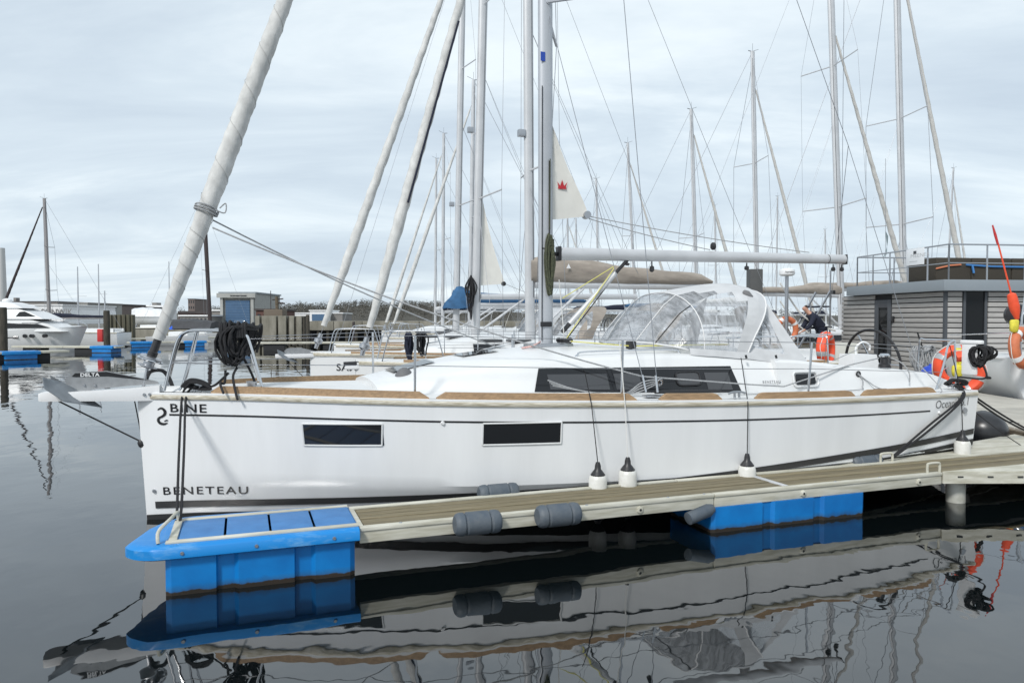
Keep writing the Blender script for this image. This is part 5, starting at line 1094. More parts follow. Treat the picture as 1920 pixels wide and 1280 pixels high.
# railing round the terrace
RZ0, RZ1 = 3.05, 3.93
def rail(a, b, nposts, name='rail'):
    a, b = V(a), V(b)
    for i in range(nposts):
        p = a.lerp(b, i/max(1, nposts-1)); MB().tube([V((p.x, p.y, RZ0)), V((p.x, p.y, RZ1))], .022, 6).build('railing_post', STEELD, hb_)
    for z in (RZ1, RZ0+.42): MB().tube([V((a.x, a.y, z)), V((b.x, b.y, z))], .02 if z == RZ1 else .012, 6).build('railing_bar', STEELD, hb_)
rail((.0, -.1, 0), (8.3, -.1, 0), 9); rail((.0, -.1, 0), (.0, yr1-.2, 0), 6); rail((.0, yr1-.2, 0), (8.3, yr1-.2, 0), 8)
# furniture on the roof
ff = Fr(HF.w((.55, 1.1, 3.05)), 7); fu = thing('wicker_furniture', 'dark brown wicker furniture blocks strapped together on the houseboat roof', 'furniture', ff)
for a, b in [(0, 1.02), (1.04, 2.2), (2.22, 3.3)]: MB().bev((a, 0, 0), (b, 1.2, .66), .04).build('block', WICK, fu)
MB().tube([(-.01, -.02, .36), (.4, -.03, .45), (.7, -.03, .47)], .02, 5).build('orange_strap', STRAPO, fu); MB().tube([(.85, -.03, .47), (1.6, -.03, .43), (3.2, -.03, .42)], .024, 5).build('blue_strap', STRAPB, fu); MB().tube([(1.02, -.04, .46), (1.06, -.05, .25)], .03, 5).build('strap_tail', STRAPB, fu)
# sign on the railing
sg_ = thing('railing_sign', 'pale sign board with faint grey lettering hung on the houseboat railing', 'sign', HF)
ya, yb_ = HF.px_(1733, 480, -.03).y, HF.px_(1700, 480, -.03).y
bz1 = HF.px_(1716, 466, -.03).z; bz0 = HF.px_(1716, 497, -.03).z
MB().bev((-.045, ya, bz0), (-.025, yb_, bz1), .004).build('board', mat('sign_white', (.72, .74, .76), .4), sg_)
GL = mat('faint_lettering', (.45, .46, .47), .6); ww = yb_-ya
text_mb('MEENER', .10, lambda x, y: (-.048, yb_-.25*ww-x*1.5, bz0+.46*(bz1-bz0)+y)).build('lettering', GL, sg_, flat=True)
m_ = MB(); yy = yb_-.42*ww; m_.add([(-.048, yy, bz0+.66*(bz1-bz0)), (-.048, yy-.12, bz0+.66*(bz1-bz0)), (-.048, yy-.12, bz0+.85*(bz1-bz0)), (-.048, yy, bz0+.85*(bz1-bz0))], [(0, 1, 2, 3)]).build('logo', DARKF, sg_, flat=True)
m_ = MB(); m_.add([(-.048, yb_-.2*ww, bz0+.2*(bz1-bz0)), (-.048, ya+.35*ww, bz0+.2*(bz1-bz0)), (-.048, ya+.35*ww, bz0+.24*(bz1-bz0)), (-.048, yb_-.2*ww, bz0+.24*(bz1-bz0))], [(0, 1, 2, 3)]).build('small_print', GL, sg_, flat=True)
MB().bev((-.28, 4.6, 2.86), (-.2, 4.75, 2.98), .02).build('roof_camera', BLK, hb_)
# outside stair at the back
stf = thing('stair', 'steel outside stair with dark treads and white rope rail left of the houseboat', 'stair', HF)
for k in range(6): MB().bev((-1.55+.19*k, yl1+.3, .75+k*.34), (-1.2+.19*k, yl1+1.1, .80+k*.34), .008).build('tread', NAVY if k else DARKF, stf)
for yy in (yl1+.28, yl1+1.12): MB().tube([(-1.6, yy, .6), (-.25, yy, 2.95)], .04, 6).build('stringer', STEELD, stf)
for xx, zt in ((-1.6, 1.7), (-.9, 2.55), (-.25, 3.6)): MB().tube([(xx, yl1+.26, .5), (xx, yl1+.26, zt)], .028, 6).build('post', STEELD, stf)
MB().tube(spline([(-1.95, yl1+.2, 3.2), (-1.3, yl1+.2, 2.3), (-.7, yl1+.2, 1.9), (-.1, yl1+.2, 1.72)]), .03, 6).build('rope_rail', ROPEW, stf); MB().tube(spline([(-1.95, yl1+.2, 2.65), (-1.4, yl1+.2, 1.95), (-.7, yl1+.2, 1.45)]), .025, 6).build('rope_rail', ROPEW, stf)
m_ = MB(); c = at(1578, 660, 19.5); m_.bev((c.x-.25, c.y-.2, .46), (c.x+.35, c.y+.3, 1.45), .03); solo(m_, 'power_cabinet', mat('beige_cabinet', (.5, .5, .46), .5), 'pale grey service cabinet on the walkway beside the houseboat', 'cabinet')
# flag
fp = at(1661, 440, 26.5); fg = thing('flag', 'limp green and white flag hanging behind the houseboat railing', 'flag', Fr((fp.x, fp.y, fp.z-.8), 0))
m_ = MB(); m_.grid([[V((-.02+.10*sin(2.5*t+k*.6)*t, .05*k, .95-.85*t)) + V((.18*k/3*(1-.6*t), 0, -.06*k)) for k in range(4)] for t in [i/10 for i in range(11)]]).build('cloth', mat('flag_green', (.05, .14, .16), .8, vs=4, col2=(.5, .55, .56)), fg); MB().tube([(0, .0, 0), (-.05, 0, 3.5)], .008, 5).build('halyard', WIRE, fg)
# ------------------------------------------------------------------ stern of the boat at the right edge
rbf = Fr((11.75, 15.0, 0), 78); rb = thing('white_boat', 'white boat at the right edge with its stern corner toward the walkway', 'boat', rbf)
m_ = MB(); rows = []
for x, k in [(0, .98), (.05, 1.03), (.3, 1.07), (1, 1.1), (2, 1.15), (5, 1.2), (8, .8), (9, .1)]:
    half = [(1.4*k, 1.25), (1.4*k, 1.0), (1.34*k, .7), (1.18*k, .35), (.95*k, .1), (.4*k, -.15), (0, -.2)]
    rows.append([V((x, -y, z)) for y, z in half] + [V((x, y, z)) for y, z in half[::-1]])
m_.grid(rows); n_ = len(rows[0]); m_.f.append(tuple(range(n_-1, -1, -1))); m_.f.append(tuple(len(m_.v)-n_+j for j in range(n_))); m_.build('hull', GEL, rb, ang=40)
m_ = MB(); m_.grid([[V((x, -1.4*k, 1.26)), V((x, 1.4*k, 1.26))] for x, k in [(0, .98), (.3, 1.07), (2, 1.15), (5, 1.2), (8, .8)]]).build('deck', DECK, rb)
MB().tube([(.0, -1.37, 1.25), (.0, 1.37, 1.25), (.3, 1.5, 1.25), (2, 1.61, 1.25)], .03, 6).build('gunwale', GEL, rb)
for a in ([(.15, 1.2, 1.2), (.12, 1.22, 1.9), (.12, 1.1, 2.25), (.12, .3, 2.3)], [(.1, .2, 1.2), (.1, .2, 2.25), (.1, -.6, 2.3)], [(.25, 1.25, 1.2), (.25, 1.05, 3.1)]): MB().tube(spline(a), .022, 8).build('pushpit_rail', STEEL, rb)
MB().bev((-.05, .95, 1.12), (.0, 1.15, 1.3), .02).build('stern_fitting', STEELD, rb)
MB().tube([at(1782, 628, 16.9), at(1900, 624, 15.2)], .012, 6).build('passerelle_rail', STEEL, rb, rbf)
ringbuoy(at(1917, 652, 14.85), (.5, -.85, .1), .33, .10, 'orange and white ring lifebuoy on the stern rail at the right edge', ORANGE2)
c = at(1903, 590, 16.2); m_ = MB(); m_.lathe(c+V((.0, -.08, 0)), c+V((.10, .1, 0)), [(0, .08), (.1, .22), (.5, .25), (.9, .22), (1, .08)], 24); solo(m_, 'wheel_cover', BALLK, 'round black cover standing on the stern of the boat at the right edge', 'cover')
dbf = Fr(at(1905, 640, 14.9), 0); db = thing('danbuoy', 'orange danbuoy with a long pole and red flag leaning on the right edge boat', 'danbuoy', dbf)
pT = [at(1861, 422, 14.9), at(1872, 470, 14.9), at(1897, 550, 14.9), at(1904, 590, 14.9)]
m_ = MB(); m_.tube([at(1871, 455, 14.9), at(1897, 555, 14.9)], .016, 8); m_.build('pole', ORANGE, db, dbf)
m_ = MB(); m_.tube([at(1861, 422, 14.9), at(1866, 440, 14.9), at(1871, 458, 14.9)], [.014, .026, .022], 8); m_.build('rolled_flag', RED, db, dbf)
m_ = MB(); m_.lathe(at(1896, 549, 14.9), at(1907, 598, 14.9), [(0, .03), (.06, .08), (.2, .092), (.5, .098), (.7, .085), (.85, .06), (1, .04)], 16); m_.build('float', ORANGE, db, dbf)
m_ = MB(); m_.tube([at(1906, 596, 14.9), at(1913, 640, 14.85)], .03, 8); m_.build('stem', ORANGE2, db, dbf)
bag(at(1902, 599, 14.7), .26, .085, 'yellow rescue bag hung below the orange danbuoy')
m_ = MB(); m_.tube(sag(at(1921, 690, 15.3), at(1830, 705, 16.6), .1), .03, 6); solo(m_, 'dark_hawser', ROPEK, 'dark hawser running from the right edge boat to the houseboat deck', 'mooring line')

# ------------------------------------------------------------------ person in a navy jacket working on a boat behind
def person():
    p = at(1540, 640, 23.0); fr = Fr((p.x, p.y, .95), 180); b = thing('person', 'person in a navy jacket and dark trousers bending over, left of the stair', 'person', fr)
    def skin(name, pts, edges, m, root=0):
        me = bpy.data.meshes.new(name); bm = bmesh.new(); ly = bm.verts.layers.skin.verify(); vs = []
        for i, (co, r) in enumerate(pts):
            v = bm.verts.new(co); v[ly].radius = (r, r) if not isinstance(r, tuple) else r; v[ly].use_root = (i == root); vs.append(v)
        for a, c in edges: bm.edges.new((vs[a], vs[c]))
        bm.to_mesh(me); bm.free(); me.materials.append(m); o = bpy.data.objects.new(name, me); C.objects.link(o); o.parent = b
        o.modifiers.new('s', 'SKIN').use_smooth_shade = True; o.modifiers.new('d', 'SUBSURF').levels = 1; return o
    hip = (0, 0, .88); chest = (.30, 0, 1.22); neck = (.43, 0, 1.36); head = (.52, 0, 1.45)
    skin('body', [(hip, .13), ((.15, 0, 1.05), .13), (chest, .15), (neck, .055), (head, .085), ((.57, 0, 1.52), .08)] + [((.02, s*.1, .82), .09) for s in (-1, 1)] + [((.06, s*.11, .46), .065) for s in (-1, 1)] + [((-.04, s*.11, .08), .045) for s in (-1, 1)] + [((.08, s*.11, .03), .035) for s in (-1, 1)]
         + [((.32, s*.2, 1.2), .06) for s in (-1, 1)] + [((.44, s*.24, .95), .045) for s in (-1, 1)] + [((.62, s*.2, .78), .035) for s in (-1, 1)] + [((.70, s*.19, .74), .03) for s in (-1, 1)],
         [(0, 1), (1, 2), (2, 3), (3, 4), (4, 5), (0, 6), (0, 7), (6, 8), (7, 9), (8, 10), (9, 11), (10, 12), (11, 13), (2, 14), (2, 15), (14, 16), (15, 17), (16, 18), (17, 19), (18, 20), (19, 21)], SKIN)
    skin('jacket', [((-.02, 0, .84), .165), ((.14, 0, 1.03), .175), (chest, .19), ((.38, 0, 1.31), .11)] + [((.32, s*.2, 1.2), .095) for s in (-1, 1)] + [((.44, s*.24, .95), .075) for s in (-1, 1)] + [((.60, s*.2, .80), .058) for s in (-1, 1)], [(0, 1), (1, 2), (2, 3), (2, 4), (2, 5), (4, 6), (5, 7), (6, 8), (7, 9)], NAVY, 1)
    skin('trousers', [((-.02, 0, .86), .15)] + [((.02, s*.1, .78), .115) for s in (-1, 1)] + [((.06, s*.11, .46), .085) for s in (-1, 1)] + [((-.04, s*.11, .1), .07) for s in (-1, 1)], [(0, 1), (0, 2), (1, 3), (2, 4), (3, 5), (4, 6)], NAVY)
    skin('collar', [((.37, 0, 1.31), .085), ((.42, 0, 1.36), .075)], [(0, 1)], RED); skin('hair', [((.475, 0, 1.475), .088), ((.54, 0, 1.545), .085)], [(0, 1)], mat('dark_hair', (.03, .02, .015), .8))
    for s in (-1, 1):
        for k in range(5):
            c = V((.70, s*.19+.018*(k-2), .74)); skin('finger', [(c, .009), (c+V((.04, 0, -.025)), .009), (c+V((.055, 0, -.06)), .008)], [(0, 1), (1, 2)], SKIN)
person()

# ------------------------------------------------------------------ far docks on the left
def wbox(px0, py0, px1, py1, Y, depth, m, name, parent, fr, bev=.02):           # box standing at distance Y between two sight lines
    a = at(px0, py1, Y); b = at(px1, py0, Y); return MB().bev((a.x, Y, a.z), (b.x, Y+depth, b.z), bev).build(name, m, parent, fr)
def dock(label, pa, pb, Ya, Yb, zt=.42, floats=()):
    a = at(pa, 600, Ya); b = at(pb, 600, Yb); d = V((b.x-a.x, b.y-a.y, 0)); Ln = d.length; fr = Fr((a.x, a.y, 0), math.degrees(atan2(d.y, d.x)))
    t = thing('floating_dock', label, 'pontoon', fr, 'docks across the water')
    n = max(2, int(Ln/3))
    for i in range(n): MB().bev((Ln*i/n+.01, 0, zt-.12), (Ln*(i+1)/n-.01, .9, zt), .01).build('deck_section', BEAM, t)
    for s0, s1 in floats: MB().bev((s0*Ln, -.06, -.3), (s1*Ln, .95, zt-.13), .04).build('float', BLUE, t); MB().bev((s0*Ln-.1, -.12, zt-.16), (s1*Ln+.15, 1.0, zt+.02), .03).build('end_cap', BLUET, t)
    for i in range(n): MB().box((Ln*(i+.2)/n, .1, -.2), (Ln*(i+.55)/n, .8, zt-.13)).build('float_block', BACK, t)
    return t
dock('nearest far dock at the left edge with a bright blue float at its tip', -40, 130, 37, 40, floats=[(.26, .62)])
dock('far dock with a blue float between the two left mooring piles', 20, 216, 47, 46, floats=[(.78, .96)])
dock('far dock with blue floats behind the bow of the foreground yacht', 238, 395, 55, 58, floats=[(.05, .36), (.68, .92)])
dock('long pale far dock running below the motor yacht', -20, 470, 52, 66, zt=.6)
dock('thin pale far dock with rails ahead of the SAM sailboat', 470, 800, 50, 52, zt=.55)
def pile(px, top, Y, wpx, label, m=PILE):
    r = wpx/2*Y/F_PX; p = at(px, 600, Y); zt = at(px, top, Y).z; mb_ = MB(); mb_.lathe((p.x, Y, -1.0), (p.x, Y, zt), [(0, r), (.5, r*1.03), (.97, r), (1, r*.9)], 14); solo(mb_, 'mooring_pile', m, label, 'pile')
pile(6, 576, 41, 13, 'dark timber mooring pile at the left edge in front of the motor yacht'); pile(200, 582, 49, 11, 'dark timber mooring pile right of the motor yacht, near the red bin')
pile(577, 590, 61, 7, 'slim dark pile at the right end of the concrete pier'); pile(663, 603, 60, 5, 'short dark pile behind the SAM pulpit', DKMAST)
c = at(192, 630, 49.5); m_ = MB(); m_.bev((c.x-.25, c.y-.2, .6), (c.x+.1, c.y+.2, 1.45), .04); solo(m_, 'red_bin', RED, 'small red box on the far dock beside the dark pile', 'bin')
# motor yacht
Ym = 50; mo = at(168, 600, Ym); my = Fr((mo.x, Ym, 0), 180+6); mt_ = thing('motor_yacht', 'white flybridge motor yacht with dark windows on the far left dock', 'motorboat', my)
m_ = MB(); rows = []; LnM = 10
for i in range(15):
    x = LnM*(i/14)**1.3; k = 1.7*min(1, (x/LnM*2.6))**.55+.02; z = 1.66-.5*(x/LnM)**.8; ov = .8*max(0, 1-x/2.2)
    half = [(k, z), (k*.97, z*.6), (k*.85, .35), (k*.75, 0), (k*.3, -.3), (0, -.35)]; rows.append([V((x+ov*(1-zz_/2.0), -y, zz_)) for y, zz_ in half] + [V((x+ov*(1-zz_/2.0), y, zz_)) for y, zz_ in half[::-1]])
m_.grid(rows); n_ = len(rows[0]); m_.f.append(tuple(range(n_-1, -1, -1))); m_.f.append(tuple(len(m_.v)-n_+j for j in range(n_))); m_.build('hull', GEL, mt_, ang=30)
m_ = MB(); m_.grid([[V((LnM*(i/14)**1.3, s_*(1.7*min(1, ((i/14)**1.3*2.6))**.55), 1.66-.5*(i/14)**1.04)) for s_ in (-1, -.4, .4, 1)] for i in range(15)]).build('deck', DECK, mt_)
def cabin(x0, x1, w0, w1, z0, z1, slope0, slope1, nm, m):
    mb_ = MB(); vs = []
    for z, w_, s0, s1 in ((z0, w0, 0, 0), (z0+(z1-z0)*.6, (w0*.45+w1*.55), slope0*.45, slope1*.5), (z1, w1, slope0, slope1)): vs.append([V((x0+s0, -w_, z)), V((x1-s1, -w_, z)), V((x1-s1, w_, z)), V((x0+s0, w_, z))])
    mb_.grid(vs, True); mb_.f.append((8, 9, 10, 11)); mb_.f.append((3, 2, 1, 0)); return mb_.build(nm, m, mt_, ang=20)
cabin(1.0, 9, 1.45, 1.25, 1.3, 2.12, 2.3, .3, 'saloon', GEL); cabin(2.3, 8.8, 1.35, 1.1, 2.12, 2.85, 1.9, .4, 'flybridge', GEL); cabin(3.6, 8.6, 1.2, .9, 2.83, 3.25, 1.2, .3, 'flybridge_cover', SHRINK)
for s_ in (-1, 1):
    MB().add([(1.8, s_*1.45, 1.55), (6.5, s_*1.46, 1.50), (6.5, s_*1.38, 1.95), (3.8, s_*1.38, 1.82), (2.6, s_*1.40, 1.80)], [(0, 1, 2, 3, 4)]).build('saloon_window', GLASSK, mt_)
    MB().add([(2.75, s_*1.31, 2.28), (4.0, s_*1.31, 2.28), (3.8, s_*1.22, 2.58), (3.5, s_*1.21, 2.62)], [(0, 1, 2, 3)]).build('windscreen', GLASSK, mt_)
for x in (2.1, 2.9, 3.3): 
    for s_ in (-1, 1): MB().lathe((x, s_*1.4, 1.02), (x, s_*1.68, 1.02), [(0, .12), (1, .12)], 12).build('porthole', GLASSK, mt_)
for s_ in (-1, 1): MB().tube([(3.7, s_*1.64, .93), (5.2, s_*1.66, .88)], .09, 8, ry=.4).build('hull_window', GLASSK2, mt_); MB().tube([(.3, s_*.4, 1.66), (1, s_*1.0, 1.95), (3.5, s_*1.55, 1.85)], .02, 5).build('bow_rail', STEEL, mt_)
MB().lathe((5.2, 0, 3.2), (5.2, 0, 3.5), [(0, .2), (.3, .3), (.7, .28), (1, .1)], 14).build('radar_dome', WHITE, mt_)
sailboat('sailboat', 'white sailboat with dark furled foresail and navy boom cover behind the motor yacht', (93, 598), 56, 8, J=4.0, Ln=9.3, beam=3.4, fb=1.15, mast_d=.28, mast_top=(83, 372), mast_m=mat('grey_mast', (.26, .25, .25), .5, .2), boom=(4.2, 2.2, .0), cover=NAVY, furl_m=DKMAST, furl_r=.10, spreaders=(.28, .62), group=None, detail=1, furl_top=.97, wheel=False)
sailboat('ketch', 'dark-masted sailboat laid up ashore behind the bow pulpit', (394, 606), 78, 190, J=4.0, Ln=11, beam=3.4, fb=1.3, mast_d=.42, mast_top=(381, 362), mast_m=DKMAST, furl=False, spreaders=(.4, .75), sp_len=1.4, group=None, detail=1, wheel=False, hull_m=mat('dark_hull', (.03, .03, .035), .4))
for px, ty, D_, lab in [(147, 500, 75, 'thin pale mast of a far sailboat left of the right mooring pile'), (186, 495, 80, 'tall thin pole mast beside the right mooring pile'), (197, 545, 70, 'short thin mast standing over the right mooring pile'), (318, 490, 90, 'thin mast partly hidden by the furled foresail of the foreground yacht')]:
    p = at(px, 600, D_); m_ = MB(); m_.tube([(p.x, D_, .2), (p.x, D_, at(px, ty, D_).z)], [.09, .05], 8); m_.tube([(p.x, D_, at(px, ty, D_).z*.6), (p.x+.9, D_, at(px, ty, D_).z*.6)], .02, 5); solo(m_, 'far_mast', ALU, lab, 'mast')
# boatyard quay
sp = Fr(at(205, 638, 63), 0); sw = thing('sheet_pile_wall', 'dark ribbed sheet pile wall behind the right mooring pile', 'wall', sp); wdt = at(248, 600, 63).x-at(205, 600, 63).x
for k in range(10): MB().bev((wdt*k/10+.01, .12*(k % 2), -.8), (wdt*(k+1)/10-.01, .6, at(220, 597, 63).z), .03).build('sheet_pile', STEELP, sw)
cpF = Fr((at(478, 600, 64).x, 64, 0), 0); cp = thing('concrete_pier', 'old stained concrete pier with dark openings left of the SAM forestay', 'pier', cpF); wdt = at(572, 600, 64).x-at(478, 600, 64).x; ztp = at(500, 592, 64).z
for a, b in [(0, .09), (.13, .42), (.46, .62), (.68, .78), (.82, .93)]: MB().bev((wdt*a, 0, .25), (wdt*b, 2, ztp), .06).build('pier_block', CONCD, cp)
for a in (.0, .17, .33, .5, .65, .78, .93): MB().tube([(wdt*a+.12, .3, -.8), (wdt*a+.12, .3, ztp*.95)], .16, 10).build('pier_pile', PILE, cp)
MB().box((0, 1.0, .2), (wdt*.95, 1.9, ztp-.05)).build('pier_core', BACK, cp)
lqF = Fr((at(572, 600, 72).x, 72, 0), 0); lq = thing('long_quay', 'long low concrete quay beyond the SAM sailboat', 'quay', lqF); wdt = at(1000, 600, 72).x-at(572, 600, 72).x
for k in range(8): MB().bev((wdt*k/8+.02, 0, 1.05), (wdt*(k+1)/8-.02, 12, 1.95), .05).build('quay_slab', CONCD, lq)
for k in range(24): MB().tube([(wdt*k/24+.3, .3, -.8), (wdt*k/24+.3, .3, 1.05)], .17, 8).build('quay_pile', PILE, lq)
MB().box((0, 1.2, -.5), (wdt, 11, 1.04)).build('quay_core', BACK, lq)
yq = Fr((at(240, 600, 74).x, 74, 0), 0); ygd = MB().bev((at(170, 600, 74).x, 74, -1), (at(478, 600, 74).x, 84, 1.1), .03); solo(ygd, 'boatyard_quay', CONCD, None, None, kind='structure')
def laid_up(px0, px1, py_top, py_sheer, py_keel, Y, label, top_m, hull_m, boat_type='wrapped_boat'):
    a = at(px0, 600, Y); b = at(px1, 600, Y); Ln = b.x-a.x; zt, zs_, zk_ = at(px0, py_top, Y).z, at(px0, py_sheer, Y).z, at(px0, py_keel, Y).z
    fr = Fr((a.x, Y, 1.1), 0); t = thing(boat_type, label, 'boat', fr); zt -= 1.1; zs_ -= 1.1; zk_ -= 1.1; m_ = MB(); rows = []
    for i in range(13):
        x = Ln*i/12; k = 1.5*min(1, (i/12*3))**.6+.03; ov = .2*(1-i/12); half = [(k, zs_), (k*.9, zs_+(zk_-zs_)*.45), (k*.5, zk_+.15), (0, zk_)]; rows.append([V((x+ov*2*(1-(zz_-zk_)/(zs_-zk_)), -y, zz_)) for y, zz_ in half] + [V((x+ov*2*(1-(zz_-zk_)/(zs_-zk_)), y, zz_)) for y, zz_ in half[::-1]])
    m_.grid(rows); n_ = len(rows[0]); m_.f.append(tuple(range(n_-1, -1, -1))); m_.f.append(tuple(len(m_.v)-n_+j for j in range(n_))); m_.build('hull', hull_m, t, ang=40)
    m_ = MB(); rows = []
    for i in range(13):
        x = Ln*i/12; k = 1.55*min(1, (i/12*3))**.6+.05; zp = lerp(i/12, [0, .15, .5, 1], [zs_+(zt-zs_)*.75, zt-.05, zt, zs_+(zt-zs_)*.7])+.04*sin(i*2.1); rows.append([V((x, -k, zs_-.1)), V((x, -k*.7, zs_+(zp-zs_)*.75)), V((x, 0, zp)), V((x, k*.7, zs_+(zp-zs_)*.75)), V((x, k, zs_-.1))])
    m_.grid(rows); m_.f.append((0, 1, 2, 3, 4)); m_.f.append(tuple(len(m_.v)-1-j for j in range(5))); m_.build('cover', top_m, t, ang=45)
    for x in (Ln*.25, Ln*.75):
        for s_ in (-.9, .9): MB().tube([(x, s_*1.3, 0), (x, s_*.8, zk_+.35)], .06, 6).build('stand_prop', STEELD, t)
    return t
laid_up(247, 312, 576, 592, 613, 80, 'white shrink-wrapped boat propped ashore behind the furled foresail', SHRINK, GEL)
laid_up(318, 405, 597, 614, 626, 76, 'boat under a dark grey tarpaulin below the dark mast', TARP, mat('dark_hull', (.03, .03, .035), .4), 'tarped_boat')
c = at(327, 614, 75.5); m_ = MB(); m_.lathe(c+V((-.4, 0, -.5)), c+V((.5, 0, .1)), [(0, .1), (.2, .45), (.6, .5), (1, .15)], 12); solo(m_, 'blue_tarpaulin', TARPB, 'crumpled bright blue tarpaulin at the end of the grey-covered boat', 'tarpaulin')
def small_boat(px0, px1, Y, fb, m, stripe, label):
    a = at(px0, 600, Y); b = at(px1, 600, Y); Ln = abs(b.x-a.x); fr = Fr((a.x, Y, 0), 0 if px1 > px0 else 180); t = thing('small_boat', label, 'boat', fr); m_ = MB(); rows = []
    for i in range(11):
        x = Ln*i/10; k = 1.1*min(1, (i/10*3))**.6+.02; z = fb*(1.12-.15*i/10); rows.append([V((x, -k, z)), V((x, -k*.9, z*.4)), V((x, -k*.5, -.15)), V((x, k*.5, -.15)), V((x, k*.9, z*.4)), V((x, k, z))])
    m_.grid(rows, True); m_.f.append(tuple(range(6))); m_.f.append(tuple(len(m_.v)-1-j for j in range(6))); m_.build('hull', m, t, ang=40)
    m_ = MB(); m_.grid([[V((Ln*i/10, s_*(1.1*min(1, (i/10*3))**.6+.03), fb*(1.12-.15*i/10)*.8)) for s_ in (-1,)]+[V((Ln*i/10, -(1.1*min(1, (i/10*3))**.6+.03), fb*(1.12-.15*i/10)*.98))] for i in range(11)]).build('sheer_stripe', stripe, t)
    MB().bev((Ln*.3, -.7, fb*.95), (Ln*.65, .7, fb*1.5), .12).build('cuddy', GEL, t); MB().tube(spline([(.3, -.2, fb*1.1), (.4, -.2, fb*1.6), (1.1, -.6, fb*1.6), (1.2, -.6, fb*1.05)]), .02, 5).build('bow_rail', STEEL, t)
small_boat(390, 285, 60, .75, GEL, NAVY, 'low white boat with navy stripe behind the pulpit rails'); small_boat(420, 330, 67, .8, GEL, SHEDB, 'low white boat with blue stripe beyond the navy-striped one')
# sheds, hall, town, ferry
def building(name, label, cat, px0, py0, px1, Y, depth, wall_m, roof_m=None, roof_h=0., extra=None, group=None, z0=1.2, windows=None):
    a = at(px0, 600, Y); b = at(px1, py0, Y); fr = Fr((a.x, Y, z0), 0); t = thing(name, label, cat, fr, group); Wd = b.x-a.x; Hh = b.z-z0
    MB().box((0, 0, 0), (Wd, depth, Hh)).build('wall', wall_m, t)
    if roof_m:
        if roof_h > 0: MB().prism([(-.3, -.3, Hh), (Wd+.3, -.3, Hh), (Wd*.85, depth*.5, Hh+roof_h), (Wd*.15, depth*.5, Hh+roof_h)], (0, 0, .02)).build('roof_plane', roof_m, t); 
        MB().prism([(-.2, -.2, Hh+.01), (Wd+.2, -.2, Hh+.01), (Wd+.2, depth+.2, Hh+.01), (-.2, depth+.2, Hh+.01)], (0, 0, max(.25, roof_h))).build('roof', roof_m, t)
    if windows:
        nx, nz = windows
        for i in range(nx):
            for k in range(nz): x = Wd*(i+.5)/nx; z = Hh*(k+.55)/nz; MB().box((x-Wd*.22/nx, -.08, z-Hh*.22/nz), (x+Wd*.22/nx, .02, z+Hh*.22/nz)).build('window', FARWIN, t)
    if extra: extra(t, Wd, Hh)
    return t
def shed_door(t, Wd, Hh):
    MB().box((Wd*.17, -.25, .2), (Wd*.86, -.02, Hh*.78)).build('roller_door', SHEDB, t)
    for k in range(9): MB().box((Wd*.17, -.3, .3+k*Hh*.083), (Wd*.86, -.255, .34+k*Hh*.083)).build('door_slat', mat('door_slat', (.04, .11, .25), .5), t)
    for x in (.03, .90): MB().box((Wd*x, -.5, .0), (Wd*(x+.08), -.03, Hh*.86)).build('door_pillar', SHED, t)
    MB().box((-.3, -.8, Hh*.86), (Wd+.3, -.03, Hh)).build('door_lintel', SHED, t)
    text_mb('YACHTWERFT SONWIK', Hh*.035, lambda x, y: (Wd*.34+x, -.83, Hh*.9+y), bold=.02).build('lettering', INK, t, flat=True)
building('boat_shed', 'grey boat shed with a big blue roller door across the water', 'shed', 413, 550, 478, 130, 14, SHED, FASC, .0, shed_door)
def hall(t, Wd, Hh):
    text_mb('SONWIK', Hh*.34, lambda x, y: (Wd*.66+x*.9, -.1, Hh*.5+y), bold=.03).build('lettering', mat('grey_print', (.2, .2, .2), .6), t, flat=True)
    m_ = MB(); rows = [[V((Wd*k/10, yy, Hh*(1-.0*k)+.01)) for k in range(11)] for yy in (0, 20)]; 
    MB().grid([[V((Wd*.97, 0, Hh)), V((Wd*1.01, 0, Hh*.7)), V((Wd*1.02, 0, 0))], [V((Wd*.97, 20, Hh)), V((Wd*1.01, 20, Hh*.7)), V((Wd*1.02, 20, 0))]]).build('rounded_end', WHITE, t)
building('marina_hall', 'long white marina hall marked SONWIK behind the motor yacht', 'building', 0, 573, 117, 150, 20, WHITE, WHITE, .0, hall)
TW = 'buildings of the far town'
building('warehouse', 'pale grey warehouse right of the SONWIK hall', 'building', 119, 574, 150, 160, 15, mat('far_pale', (.3, .31, .3), .8, var=.1, vs=.3), FARGREY, .0, group=TW)
building('warehouse', 'taller pale grey block next to the warehouse by the thin masts', 'building', 147, 569, 164, 170, 15, mat('far_pale2', (.34, .34, .32), .8), FARGREY, .0, group=TW)
building('office_block', 'long low office block above the SONWIK hall', 'building', 22, 566, 108, 260, 20, FARGREY, FARROOF, .0, group=TW, windows=(12, 1)); building('chimney_stub', 'small square chimney on the long low office block', 'chimney', 26, 558, 30, 262, 2, FARGREY, group=TW)
building('tower_block', 'lone brown tower block above the far shore left of the shed', 'building', 353, 561, 365, 320, 14, mat('far_brown', (.16, .13, .12), .9), FARROOF, .0, group=TW, windows=(3, 4))
building('terrace', 'dark brown row of houses left of the ferry', 'building', 205, 578, 262, 240, 15, BRICKR, FARROOF, .6, group=TW, windows=(10, 1)); building('terrace', 'dark gabled block above the sheet pile wall', 'building', 203, 573, 226, 225, 15, mat('far_brown', (.16, .13, .12), .9), FARROOF, .5, group=TW, windows=(4, 2))
